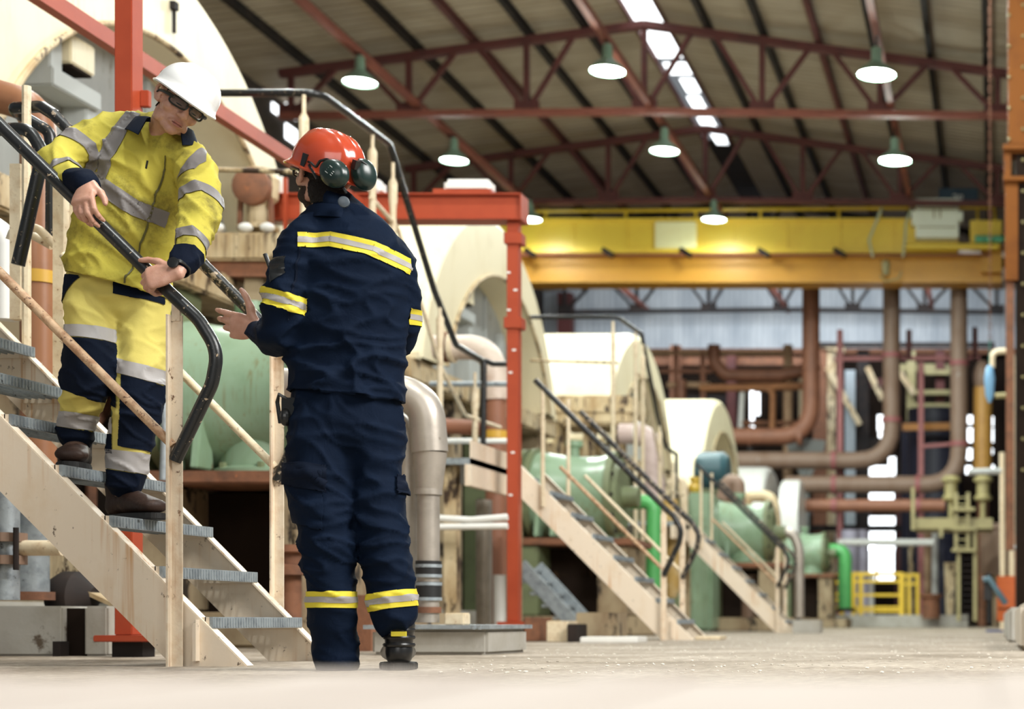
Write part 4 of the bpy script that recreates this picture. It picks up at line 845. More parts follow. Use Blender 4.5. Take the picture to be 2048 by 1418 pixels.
# upper gallery rails that step down to the lower platforms
def gallery(label, dy):
    X = -4.66; t = thing('gallery_railing', label, 'railing', (X, 12 + dy, 1.5), 'black gallery handrails between the machines'); Q = lambda px, py: (lambda Y: V((X, Y + dy, H + (VY - py) * Y / F)))(-X * F / (VX - px))
    A = Q(640, 186); Z0 = A.z
    MB().tube(fillet([V((X - 1.05, A.y, Z0)), A, Q(779, 288), Q(868, 580), Q(912, 690), Q(966, 722)], .12, 6), .026, 12).build('handrail', BLACK_TUBE, t, True, sharp=70)
    MB().tube(fillet([Q(966, 722), Q(966, 735), Q(966, 860)], .06, 6), .026, 12).build('end_loop', BLACK_TUBE, t, True, sharp=70)
    MB().tube([V((X - 1.05, A.y, Z0 - .52)), Q(640, 345)], .018, 10).build('mid_rail', CREAM_DIRTY, t, True)
    MB().tube(fillet([Q(742, 395), Q(795, 455), Q(880, 730), Q(930, 830), Q(1000, 855)], .2, 5), .017, 10).build('mid_rail', CREAM_TUBE, t, True)
    for px, y0, y1 in ((608, 190, 470), (745, 262, 470), (786, 325, 560), (880, 600, 880), (950, 745, 1010)):
        a, b = Q(px, y0), Q(px, y1); b.z = 0 if px < 800 else 1.47
        MB().tube([a, a + V((0, 0, -.12)), a + V((0, 0, -.16)), a + V((0, 0, -.3)), a + V((0, 0, -.36)), b], [.014, .014, .034, .034, .026, .026], 8).build('post', CREAM_TUBE, t, True)
    return t
g1 = gallery('black handrail above the worker in the orange helmet, stepping down behind the red crossbeam', 0)
g2 = dup(g1, (.14, PITCH + .05, 0), 'black handrail bending down over the third, glaring hood')
# ---------------------------------------------------------------- red gantry frame
t = thing('gantry_frame', 'red painted gantry frame with two tall posts and a crossbeam over the machines', 'gantry', (-3.96, 10.5, 0))
GX, GY1, GY2, GZ0, GZ1 = -3.96, 7.54, 13.6, .19, 3.66
for gy, base in ((GY1, .10), (GY2, .16)):
    mb = MB()
    mb.span((GX - .065, gy, base), (GX + (.016 if gy == GY1 else .03), gy + .1, GZ1 if gy == GY1 else GZ1 - .2))
    o = mb.build('post', RED, t, bevel=.004)
    MB().span((GX - .13, gy - .06, base - .03), (GX + .13, gy + .16, base)).build('base_plate', RED, o, bevel=.004)
    mb = MB(); mb.span((GX - .07, gy - .01, 0), (GX + .07, gy + .1, base - .03)); mb.build('stub', DARK_STEEL, o)
    if gy == GY2:
        for py in (476, 645): z = H + (VY - py) * gy / F; MB().span((GX - .085, gy - .02, z - .05), (GX + .06, gy + .12, z + .045)).build('clamp_plate', RED, o, bevel=.006)
        for py in (545, 580, 620, 700, 745, 905, 990):
            MB().box((GX - .02 + .03 * sin(py), gy - .002, H + (VY - py) * gy / F), (.03, .004, .016)).build('paint_chip', WHITE, o)
    else:
        MB().span((GX + .016, gy + .07, H + (VY - 203) * gy / F), (GX + .055, gy + .1, H + (VY - 170) * gy / F)).build('side_lug', RED, o, bevel=.003)
zt, zb = H + (VY - 389) * GY2 / F, H + (VY - 442) * GY2 / F
mb = MB(); mb.span((-6.0, GY2 - .06, zt - .015), (GX + .07, GY2 + .16, zt)); mb.span((-6.0, GY2 - .06, zb), (GX + .07, GY2 + .16, zb + .015)); mb.span((-6.0, GY2 - .02, zb), (GX + .06, GY2 + .01, zt)); mb.span((GX + .058, GY2 - .06, zb), (GX + .07, GY2 + .16, zt)); mb.build('crossbeam', RED, t, bevel=.004)
a, b = at(870, 389, GY2), at(985, 380, GY2); MB().span((a.x, GY2 - .05, zt), (b.x, GY2 + .15, zt + .035)).build('seat_plate', RED, t)
zl = (zt + zb) / 2; MB().beam((-5.2, 3.0, zl), (-5.2, GY2 - .06, zl), .07, .095).build('runway_beam', RED, t)
for i, (x0, x1) in enumerate(((889, 984), (735, 765))):
    a, b = at(x0, 386, GY2), at(x1, 359, GY2); o = MB().span((a.x, GY2 - .04, a.z + (.0 if i == 0 else -.012)), (b.x, GY2 + .12, b.z)).build('white_box', WHITE, bevel=.03)
    tag(o, ['longer white rounded box lying on the red crossbeam near its corner', 'short white rounded box on the red crossbeam beside the orange helmet'][i], 'box')

# ---------------------------------------------------------------- ledge with valve between the first two machines
t = thing('rusty_ledge', 'rust stained cream ledge beam behind the two workers', 'ledge', (-6.0, 13.5, 3.0))
a, b = at(375, 520, 13.2), at(600, 464, 13.2); MB().span((a.x, 13.2, a.z), (b.x, 13.7, b.z)).build('ledge_beam', CREAM_DIRTY, t, bevel=.02)
mb = MB(); mb.span((a.x, 13.25, a.z - .12), (b.x, 13.6, a.z)); mb.build('rusty_soffit', RUST, t)
for px in (500, 565): p = at(px, 530, 13.4); MB().span((p.x, 13.3, 0), (p.x + .14, 13.5, a.z - .1)).build('leg', GREEN_DARK if px != 500 else CONC_BROWN, t)
t = thing('valve', 'brown rusted valve housing standing on the stained ledge beam', 'valve', at(520, 464, 13.3)); p = at(517, 462, 13.4)
MB().lathe([(0, .16), (.03, .16), (.05, .09), (.2, .09), (.26, .15), (.42, .16), (.5, .1)], p, Zv, 20).build('valve_body', CREAM_DIRTY, t, True); MB().lathe([(0, .1), (.03, .15), (.1, .15), (.13, .06)], p + V((0, -.18, .33)), (0, 1, 0), 20).build('cover', RUST, t, True)
for dx in (-.13, .13): MB().beam(p + V((dx, -.05, 0)), p + V((dx * .9, -.05, .36)), .03, .04, (0, 1, 0)).build('bracket', RUST, t)
for i, px in enumerate((440, 497, 540)): MB().ball(at(px, 458, 13.3) + V((0, -.05, 0)), (.06, .04, .04)).build('white_knob', WHITE, t, True)
a, b = at(538, 450, 13.6), at(566, 352, 13.6); o = MB().span((a.x, 13.6, a.z), (b.x, 13.64, b.z)).build('white_plate', WHITE, bevel=.01); tag(o, 'upright white plate behind the rusted valve', 'plate')
a, b = at(566, 460, 13.5), at(573, 355, 13.5); o = MB().span((a.x, 13.5, a.z), (b.x, 13.53, b.z)).build('red_bar', RED); tag(o, 'thin red upright bar beside the white plate and rusted valve', 'bar')

# ---------------------------------------------------------------- pipes of the first machine
def bandset(t, p, ax, r, mat, w_=.02): MB().lathe([(-w_, r), (-w_, r * 1.12), (w_, r * 1.12), (w_, r)], p, ax, 24).build('band', mat, t, True, sharp=30)
YB = plain('yellow_band', (0.72, 0.42, 0.06), 0.4)
t = thing('brown_pipe', 'brown pipe with a yellow band standing at the left edge behind the worker in yellow', 'pipe', at(78, 1195, 8.0))
MB().tube([at(-150, 188, 8.0), at(-20, 188, 8.0), at(76, 215, 8.0), at(77, 1000, 8.0)], .079, 24, fl=.22).build('pipe_run', BROWN_PIPE, t, True, sharp=60)
MB().tube([at(77, 1000, 8.0), at(70, 1060, 8.0), at(62, 1100, 8.0), at(62, 1195, 8.0)], .08, 24).build('grey_foot', GALV, t, True, sharp=60)
bandset(t, at(77, 556, 8.0), Zv, .077, YB, .03); bandset(t, at(66, 1192, 8.0), Zv, .085, RUST, .02)
t = thing('grey_pipe', 'grey galvanised pipe with bolted clamp at the left edge, beside the concrete plinth', 'pipe', at(12, 1200, 7.4))
MB().tube([at(12, 1200, 7.4), at(12, 930, 7.4)], .055, 20).build('pipe_run', GALV, t, True); mb = MB()
for py in (1075, 1120): mb.lathe([(-.02, .06), (-.02, .085), (.02, .085), (.02, .06)], at(12, py, 7.4), Zv, 20)
mb.build('clamp_ring', RUST_GREY_PIPE, t)
for px in (-8, 32): MB().tube([at(px, 1055, 7.33), at(px, 1140, 7.33)], .012, 8).build('clamp_bolt', DARK_STEEL, t)
MB().tube([at(40, 1096, 7.4), at(125, 1096, 7.4)], .035, 12).build('side_branch', CREAM_TUBE, t, True)
o = MB().tube([at(15, 640, 7.6), at(15, 470, 7.6), at(-40, 440, 7.6)], .05, 16, fl=.1).build('white_elbow', WHITE, smooth=True); tag(o, 'whitish elbow pipe at the left edge above the first staircase', 'pipe')
# cream and black loops of the first platform, left edge
t = thing('platform_railing', 'black looped handrail ends and cream posts of the first platform, at the left edge', 'railing', (-4.2, 6.9, 1.46))
q = lambda px, py, Y=6.9: at(px, py, Y)
MB().tube(fillet([q(112, 232, 6.83), q(82, 213, 6.84), q(30, 216, 6.88), q(30, 224, 7.0), q(98, 262, 7.05), q(104, 300, 7.05), q(103, 480, 7.05)], .05, 6), .0245, 12).build('rail_loop', BLACK_TUBE, t, True, sharp=70)
MB().tube(fillet([q(-40, 262, 6.5), q(58, 256, 6.5), q(86, 305, 6.5), q(72, 370, 6.5), q(36, 530, 6.5)], .08, 6), .0245, 12).build('rail_loop', BLACK_TUBE, t, True, sharp=70)
for px, Y, y1 in ((36, 6.95, 640), (122, 6.95, 770)): MB().beam(q(px, y1, Y), q(px, 330, Y), .045, .045, (0, 1, 0)).build('post', CREAM_TUBE, t)
MB().tube(fillet([q(20, 480, 7.02), q(28, 457, 7.02), q(75, 455, 7.02), q(112, 492, 7.02)], .06, 5), .018, 10).build('cream_rail', CREAM_TUBE, t, True)
MB().tube(fillet([q(30, 472, 7.1), q(60, 468, 7.1), q(104, 492, 7.1)], .06, 5), .018, 10).build('cream_rail', CREAM_TUBE, t, True)
# silver clad pipes on their pad
SP = 8.25
t = thing('silver_pipe', 'aluminium clad elbow pipe with black rubber coupling, right of the worker in navy', 'pipe', at(856, 1246, SP))
MB().tube(fillet([at(560, 772, SP), at(760, 775, SP), at(852, 800, SP), at(860, 905, SP)], .22, 10), .088, 28).build('clad_elbow', SILVER, t, True, sharp=60)
mb = MB(); mb.lathe([(0, .055), (.03, .066), (.0, .066)], at(857, 990, SP), Zv, 28, False); mb.tube([at(860, 905, SP), at(858, 985, SP)], [.082, .062], 28); mb.build('reducer', SILVER, t, True)
MB().tube([at(857, 1128, SP), at(857, 985, SP)], .054, 28).build('pipe_run', SILVER, t, True)
for py, m in ((1138, BLACK), (1180, BLACK)): bandset(t, at(857, py, SP), Zv, .056, m, .04)
for py in (1132, 1152, 1168, 1198): bandset(t, at(857, py, SP), Zv, .058, GALV, .008)
MB().tube([at(857, 1245, SP), at(857, 1130, SP)], .052, 28).build('lower_spool', SILVER, t, True); bandset(t, at(857, 1220, SP), Zv, .055, RUST, .015)
t = thing('silver_pipe', 'slimmer aluminium clad pipe half hidden behind the worker in navy', 'pipe', at(815, 1246, SP + .1))
MB().tube(fillet([at(600, 822, SP + .1), at(770, 822, SP + .1), at(815, 862, SP + .1), at(816, 1245, SP + .1)], .16, 10), .055, 24).build('clad_run', SILVER, t, True, sharp=60); bandset(t, at(816, 1185, SP + .1), Zv, .056, GALV, .012)
bandset(t, at(816, 930, SP + .1), Zv, .05, SILVER, .01)
a, b = at(740, 1310, 8.0), at(972, 1250, 8.0)
t = thing('pipe_plinth', 'concrete plinth with a ribbed steel top plate under the silver pipes', 'plinth', (a.x + .3, 8.3, 0)); MB().span((a.x, 8.02, 0), (b.x, 8.7, b.z - .02)).build('plinth_block', CONC, t, bevel=.015)
mb = MB(); mb.span((a.x - .03, 7.99, b.z - .02), (b.x + .02, 8.73, b.z)); [mb.span((a.x + .5 + k * .03, 7.985, b.z - .022), (a.x + .512 + k * .03, 7.99, b.z)) for k in range(int((b.x - a.x - .5) / .03))]; mb.build('top_plate', GALV, t)
o = MB().span((at(875, 0, 8.1).x, 8.2, b.z), (at(915, 0, 8.1).x, 8.3, b.z + .06)).build('wooden_block', CREAM_TUBE, bevel=.005); tag(o, 'small cream block on the plinth beside the silver pipe', 'block')
# concrete plinth and bits at the bottom left
t = thing('machine_plinth', 'grey concrete plinth with a dark slot behind the foot of the first staircase', 'plinth', (-4.6, 7.3, 0))
mb = MB(); a = at(215, 1212, 7.75); x1 = a.x; z1 = a.z; xs0, xs1 = at(124, 0, 7.75).x, at(168, 0, 7.75).x
mb.span((-6.0, 7.75, 0), (xs0, 8.5, z1)); mb.span((xs1, 7.75, 0), (x1, 8.2, z1)); mb.build('plinth_block', CONC, t, bevel=.01); MB().span((xs0, 7.79, 0), (xs1, 8.2, z1 - .01)).build('slot', DARK_VOID, t)  # dark fill gives the slot its shade by colour
MB().span((at(110, 0, 7.7).x, 7.68, 0), (at(126, 0, 7.7).x, 7.75, .07)).build('steel_cleat', DARK_STEEL, t)
o = MB().lathe([(0, .1), (.05, .13), (.12, .13), (.2, .05)], at(110, 1195, 8.2), (1, 0, 0), 20).build('motor_end', DARK_STEEL, smooth=True); tag(o, 'dark round motor end on the grey concrete plinth', 'motor')
t = thing('support_frame', 'olive stained brace frame seen under the first staircase', 'frame', (-4.1, 8.3, 0)); MB().beam(at(170, 1180, 8.2), at(300, 1240, 8.2), .1, .02).build('brace', CREAM_DIRTY, t); MB().span(at(95, 1180, 8.3), at(215, 1080, 8.4)).build('plate', CREAM_DIRTY, t)
o = MB().tube([at(325, 730, 9.2), at(330, 860, 9.2), at(326, 960, 9.2)], .02, 10).build('grey_hose', GALV, smooth=True); tag(o, 'thin grey hose hanging beside the green drum', 'hose')
for i, (x0, x1_, y0, Y, m, lb) in enumerate(((230, 262, 780, 9.0, SILVER, 'slim grey pipe seen between the legs of the worker in yellow'), (545, 622, 1118, 9.4, RUST, 'rust red flange behind the foot of the first staircase'), (585, 618, 1060, 9.6, CONC_BROWN, 'stained post between the staircase foot and the worker in navy'), (690, 742, 1190, 9.0, RUST, 'rusty steel box behind the legs of the worker in navy'))):
    p = at((x0 + x1_) / 2, 1242, Y); r = (x1_ - x0) / 2 * Y / F
    if i == 1: mb = MB(); mb.lathe([(0, r), (.05, r), (.06, r * .6), (.12, r * .6), (.13, r), (.17, r)], at(583, 1150, Y), Zv, 20); mb.lathe([(-.45, r * .5), (0, r * .5)], at(583, 1150, Y), Zv, 16)
    elif i == 3: mb = MB().span((p.x - r, Y, 0), (p.x + r, Y + .2, H + (VY - y0) * Y / F))
    else: mb = MB().tube([(p.x, Y, 0), (p.x, Y, H + (VY - y0) * Y / F)], r, 14)
    o = mb.build(['slim_pipe', 'rusty_flange', 'stained_post', 'rusty_box'][i], m, smooth=(i != 3)); tag(o, lb, ['pipe', 'flange', 'post', 'box'][i])

# ---------------------------------------------------------------- pipes around the second to fifth machines
t = thing('elbow_pipe', 'cream topped elbow pipe turning down behind the red post', 'pipe', at(993, 1000, 16.2))
MB().tube(fillet([at(870, 695, 16.2), at(985, 695, 16.2), at(992, 800, 16.2)], .3, 10), .12, 24).build('clad_elbow', paint('pinkish_cream', (0.70, 0.58, 0.48), (0.5, 0.36, 0.28), rough=0.45), t, True, sharp=60); MB().tube([at(992, 800, 16.2), at(992, 1275, 16.2)], .1, 24).build('pipe_run', RUST_PIPE, t, True)
bandset(t, at(893, 695, 16.2), Xv, .135, RUST, .02); bandset(t, at(905, 695, 16.2), Xv, .135, CREAM_TUBE, .02); bandset(t, at(992, 870, 16.2), Zv, .1, YB, .04)
for i, (pts, Y, r, m, lb) in enumerate(((((860, 768), (1015, 768)), 15.0, .024, GALV, 'upper level bright rail tube left of the red post'), (((885, 882), (1015, 882)), 15.0, .024, WHITE, 'lower level white rail tube left of the red post'),
        (((878, 1036), (940, 1040), (1015, 1034)), 13.0, .026, WHITE, 'upper of two white tubes low down left of the red post'), (((878, 1054), (1015, 1052)), 13.0, .026, WHITE, 'lower of two white tubes low down left of the red post'),
        (((885, 852), (1000, 858)), 16.6, .08, RUST_PIPE, 'level brown pipe left of the red post, between the two rail tubes'), (((968, 1000), (968, 1277)), 15.4, .075, SILVER, 'grey pinkish pipe standing low down left of the red post'), (((1000, 1150), (1000, 1278)), 15.0, .06, WHITE, 'short pale pipe stub low down left of the red post'), (((984, 1075), (984, 1276)), 15.8, .1, RUST_PIPE, 'rusty valve pipe low down left of the red post'))):
    o = MB().tube([at(x, y, Y) for x, y in pts], r, 12, fl=.1).build('service_tube', m, smooth=True); tag(o, lb, 'pipe')
t = thing('loop_railing', 'black looped handrail end just left of the red post', 'railing', at(968, 830, 14.0)); MB().tube(fillet([at(1014, 728, 14.6), at(985, 728, 14.4), at(968, 720, 14.3), at(968, 740, 14.3), at(966, 935, 14.3)], .08, 5), .024, 12).build('rail_loop', BLACK_TUBE, t, True)
green_bend('bright green bend with black coupling between the second and third staircases', ((1262, 1004), (1308, 1004), (1306, 1190)), .088, 20)
t = thing('elbow_pipe', 'pale elbow pipe turning down in front of the third hood', 'pipe', at(1310, 1000, 24)); MB().tube(fillet([at(1240, 868, 24), at(1300, 868, 24), at(1312, 1000, 24), at(1312, 1262, 24)], .3, 8), .15, 20).build('pipe_run', paint('pinkish_grey', (0.56, 0.44, 0.40), (0.4, 0.28, 0.24), rough=0.5), t, True); bandset(t, at(1275, 868, 24), Xv, .16, WHITE, .03)
t = thing('ochre_stack', 'yellowish brown stack pipe beside the bright green bend of the second staircase', 'pipe', at(1340, 1190, 22)); MB().tube([at(1340, 1195, 22), at(1342, 1180, 22), at(1345, 1060, 22), at(1340, 1000, 22)], [.08, .12, .13, .1], 18).build('pipe_run', paint('ochre_brown', (0.50, 0.32, 0.10), (0.62, 0.5, 0.3), rough=0.4), t, True)
a, b = at(1105, 850, 24.3), at(1262, 790, 24.3); t = thing('gear_case', 'stained cream box in front of the third hood', 'box', (a.x + .5, 24.6, a.z)); MB().span((a.x, 24.3, a.z), (b.x, 25.4, b.z)).build('case_body', CREAM_DIRTY, t, bevel=.04); MB().span((a.x - .03, 24.27, (a.z + b.z) / 2 - .03), (b.x + .03, 25.4, (a.z + b.z) / 2 + .03)).build('flange', CREAM_DIRTY, t)
for px in (1120, 1180, 1240): p = at(px, 850, 24.8); MB().span((p.x - .08, 24.7, 1.3), (p.x + .08, 24.9, p.z)).build('leg', CREAM_DIRTY, t)
MB().span((a.x, 24.5, 0), (b.x, 25.3, 1.3)).build('plinth', CONC_BROWN, t)
TEAL = paint('teal_blue_paint', (0.03, 0.085, 0.10), (0.02, 0.06, 0.075), rough=0.4)
t = thing('teal_motor', 'teal blue rounded motor below the fourth hood', 'motor', at(1410, 965, 30)); MB().lathe([(0, .25), (.05, .36), (.5, .38), (.6, .3)], at(1392, 945, 30), (1, 0, 0), 24).build('motor_body', TEAL, t, True); MB().span(at(1398, 925, 30), at(1436, 908, 30.5)).build('terminal_box', TEAL, t, bevel=.03)
MB().span((at(1392, 0, 30).x, 29.8, 0), (at(1440, 0, 30).x, 30.4, at(0, 975, 30).z)).build('stand', GREEN_DARK, t)
for i, (pts, Y, r, m, lb) in enumerate((((((1445, 1000), (1458, 962), (1475, 965), (1480, 1060), (1480, 1258)), 29, .13, RUST_GREY_PIPE, 'brown grey arched pipe right of the teal motor')), (((1490, 1012), (1498, 992), (1545, 992), (1552, 1060), (1552, 1256)), 33, .12, CREAM_DIRTY, 'olive arched pipe in front of the white fifth hood'), (((1540, 1062), (1588, 1066), (1598, 1100), (1598, 1240)), 27, .085, SILVER, 'grey clad pipe bending down right of the third staircase'), (((1500, 1150), (1500, 1240)), 27, .16, RUST_GREY_PIPE, 'stout pale pipe behind the foot of the third staircase'), (((1335, 970), (1366, 955), (1368, 1000), (1368, 1263)), 25, .06, CREAM_TUBE, 'small cream pipe bend left of the teal motor'))):
    o = MB().tube(fillet([at(x, y, Y) for x, y in pts], .25, 6), r, 16).build('bent_pipe', m, smooth=True); tag(o, lb, 'pipe')
o = MB().lathe([(0, .07), (.04, .1), (.09, .1), (.16, .06), (.18, .08), (.24, .08)], at(1390, 985, 25.8), Zv, 20).build('amber_oiler', paint('amber', (0.55, 0.36, 0.05), rough=0.2), smooth=True); tag(o, 'amber capped oiler on top of the tall mint green gear case', 'oiler')
a, b = at(1372, 1080, 25.5), at(1424, 985, 25.5); o = MB().span((a.x, 25.5, 0), (b.x, 26.2, b.z)).build('green_gear_case', GREEN, bevel=.05); tag(o, 'tall mint green gear case standing behind the head of the third staircase', 'gear case')
# low clutter on the floor between the machines
a, b = at(1095, 1280, 12.6), at(1232, 1244, 12.6)
for i, (x0, x1_, y0, y1, Y, m, lb) in enumerate(((1093, 1136, 1242, 1283, 12.9, CREAM_TUBE, 'cream block on the floor right of the red post'), (1134, 1152, 1248, 1285, 12.8, DARK_STEEL, 'dark steel stub between the cream floor blocks'), (1152, 1235, 1225, 1280, 13.2, CONC_BROWN, 'stained concrete block under the second staircase'), (1160, 1275, 1274, 1283, 12.4, WHITE, 'flat pale plank lying at the foot of the second staircase'), (1390, 1440, 1272, 1279, 14.2, CREAM_TUBE, 'pale sheet lying on the floor between the second and third staircases'), (1585, 1640, 1240, 1264, 22.2, CONC, 'low concrete block at the foot of the third staircase'), (1048, 1080, 1235, 1285, 13.3, RUST, 'rusty bracket on the floor at the foot of the red post'))):
    p, q_ = at(x0, y1, Y), at(x1_, y0, Y); o = MB().span((p.x, Y, 0), (q_.x, Y + .35, max(q_.z, .02))).build(['floor_block', 'steel_stub', 'floor_block', 'plank', 'sheet', 'floor_block', 'rusty_bracket'][i], m, bevel=.006); tag(o, lb, ['block', 'stub', 'block', 'plank', 'sheet', 'block', 'bracket'][i])
t = thing('step_ladder', 'grey steel steps leaning behind the second staircase', 'steps', at(1110, 1245, 16.5))
for dy in (0, .6): MB().beam(at(1040, 1130, 16.5) + V((0, dy, 0)), at(1150, 1250, 16.5) + V((0, dy, 0)), .03, .14).build('side_rail', GALV, t)
for k in range(5): p = at(1050 + k * 23, 1140 + k * 24, 16.8); MB().box(p, (.2, .6, .03)).build('step', GALV, t)

# small white casing right of the fifth hood
t = thing('white_casing', 'small white round topped casing just right of the farthest white hood', 'machine casing', (-5.3, 43.6, 0))
yc_, zt_ = 43.6, H + (VY - 960) * 43.6 / F; r_ = 1.0
prof = [(y, z) for y, z in arc(yc_, zt_ - r_, r_, 0, 180, 20)]
prof = [(yc_ + r_, .3)] + prof + [(yc_ - r_, .3)]
MB().prism([(-5.6, y, z) for y, z in prof], (.5, 0, 0)).build('casing_shell', WHITE, t, bevel=.04)
mb = MB(); mb.prism([(-5.11, yc_ + .5 * cos(radians(a)), 1.7 + .5 * sin(radians(a))) for a in range(0, 181, 15)] + [(-5.11, yc_ - .5, .8), (-5.11, yc_ + .5, .8)], (.02, 0, 0)); mb.build('dark_opening', DARK_VOID, t)
MB().span((-5.8, 42.4, 0), (-5.0, 44.8, .3)).build('casing_base', CONC_BROWN, t)
# ================================================================ the two workers
def skin_mat():
    m, nt, b = _nt('skin'); N = nt.nodes.new; L = nt.links.new
    geo = N('ShaderNodeNewGeometry'); n = N('ShaderNodeTexNoise'); n.inputs['Scale'].default_value = 30; n.inputs['Detail'].default_value = 4
    L(geo.outputs['Position'], n.inputs['Vector']); cr = N('ShaderNodeValToRGB'); e = cr.color_ramp.elements
    e[0].position = .3; e[0].color = (0.50, 0.255, 0.175, 1); e[1].position = .75; e[1].color = (0.62, 0.36, 0.265, 1)
    L(n.outputs[0], cr.inputs[0]); L(cr.outputs[0], b.inputs['Base Color']); b.inputs['Roughness'].default_value = .45
    b.inputs['Subsurface Weight'].default_value = .12; b.inputs['Subsurface Radius'].default_value = (.02, .008, .004); b.inputs['Subsurface Scale'].default_value = .5
    bp = N('ShaderNodeBump'); bp.inputs['Strength'].default_value = .12; bp.inputs['Distance'].default_value = .004; n2 = N('ShaderNodeTexNoise'); n2.inputs['Scale'].default_value = 220; L(geo.outputs['Position'], n2.inputs['Vector']); L(n2.outputs[0], bp.inputs['Height']); L(bp.outputs[0], b.inputs['Normal'])
    return m
SKIN = skin_mat()
HIVIS = cloth('hi_vis_yellow_cloth', (0.46, 0.40, 0.05), (0.60, 0.51, 0.09), dirt=(0.20, 0.17, 0.035), dirt_amt=.62, bump=.4)
HIVIS_T = cloth('hi_vis_trouser_cloth', (0.56, 0.47, 0.11), (0.66, 0.56, 0.16), dirt=(0.48, 0.42, 0.10), dirt_amt=.25, bump=.35)
NAVY = cloth('navy_cloth', (0.0016, 0.006, 0.018), (0.003, 0.010, 0.028), spec=0.12, bump=.45, scale=11, rough=.8)
NAVY_D = cloth('dark_navy_cloth', (0.0025, 0.005, 0.014), (0.004, 0.009, 0.022), spec=0.12, bump=.35, rough=.8)
TAPE_L = cloth('light_reflective_tape', (0.36, 0.34, 0.33), (0.42, 0.40, 0.39), rough=.45, bump=.15)
REFLECT = cloth('reflective_tape', (0.17, 0.155, 0.15), (0.22, 0.205, 0.20), rough=.45, bump=.15)
TAPE_Y = cloth('yellow_tape', (0.80, 0.68, 0.06), (0.72, 0.60, 0.05), rough=.6, bump=.15)
LEATHER_B = cloth('dark_brown_leather', (0.022, 0.013, 0.010), (0.055, 0.03, 0.022), rough=.5, bump=.3, scale=14, dirt=(0.16, 0.10, 0.07), weave=300)
LEATHER_K = plain('black_leather', (0.01, 0.01, 0.01), .32); HAIR = cloth('dark_hair', (0.004, 0.003, 0.003), (0.010, 0.007, 0.005), rough=.6, bump=.8, scale=90)
HELM_W = plain('white_helmet', (0.85, 0.85, 0.83), .28, coat=.3); HELM_R = plain('orange_red_helmet', (0.46, 0.055, 0.018), .22, coat=.5)
GLOSS_K = plain('black_plastic', (0.012, 0.013, 0.013), .3); MUFF = plain('dark_green_muff', (0.012, 0.028, 0.024), .28); LENS = glass('glass_lens', (0.62, 0.64, 0.64)); STUB = cloth('beard', (0.020, 0.012, 0.009), (0.05, 0.03, 0.02), rough=.7, bump=.6, scale=160)
EYE = plain('eye_dark', (0.03, 0.02, 0.015), .2); LIP = plain('lip', (0.42, 0.17, 0.14), .45); DLIP = plain('lip_crease', (0.22, 0.08, 0.065), .7); MARK = plain('pale_print', (0.62, 0.64, 0.60), .5)

ZIP = plain('olive_zip', (0.10, 0.09, 0.02), .5)
def topx(c): return VX + c.x * F / c.y, VY - (c.z - H) * F / c.y
def frame(fw, up=(0, 0, 1), roll=0):
    f = V(fw).normalized(); s = f.cross(V(up)).normalized(); u = s.cross(f)
    if roll: r = Matrix.Rotation(radians(roll), 3, f); s, u = r @ s, r @ u
    return Matrix((s, f, u)).transposed()           # local x = wearer's right, y = forward, z = up
def head(mb, C, R, beard=False):
    L = lambda x, y, z: C + R @ V((x, y, z))
    B = lambda c, r, **k: mb.ball(L(*c), r, R, **k)
    B((0, -.012, .040), (.074, .097, .088), seg=24, rings=16); B((0, .022, -.005), (.066, .070, .078), seg=20, rings=14)
    B((0, .030, -.058), (.053, .056, .050)); B((0, .068, -.094), (.024, .021, .019)); B((0, .045, -.085), (.040, .038, .024))
    for s in (-1, 1):
        B((s * .040, .050, -.022), (.026, .030, .026)); B((s * .046, .020, -.070), (.016, .040, .026)); B((s * .030, .080, .030), (.026, .012, .010)); B((s * .030, .079, .006), (.015, .010, .009))
        B((s * .014, .096, -.030), (.009, .011, .008)); B((s * .020, .080, -.066), (.012, .012, .010))
        e = Matrix.Rotation(radians(-s * 22), 3, 'Z') @ Matrix.Rotation(radians(14), 3, 'X')
        mb.tube([L(s * .071, .012, .0), L(s * .081, .006, .022), L(s * .086, -.014, .030), L(s * .088, -.028, .016), L(s * .085, -.024, -.006), L(s * .078, -.008, -.024), L(s * .072, .006, -.028), L(s * .070, .008, -.014)], [.006, .006, .007, .007, .006, .007, .008, .006], 8)
        mb.ball(L(s * .076, -.006, -.004), (.006, .017, .026), R, seg=12, rings=8)
    mb.limb([(L(0, .083, .030), .009, .008), (L(0, .100, -.005), .010, .010), (L(0, .110, -.026), .013, .012), (L(0, .103, -.034), .011, .010)], R @ V((0, 1, 0)), 12)
    B((0, .088, -.059), (.021, .011, .006)); B((0, .087, -.071), (.018, .011, .007)); B((0, .078, -.065), (.028, .016, .020))
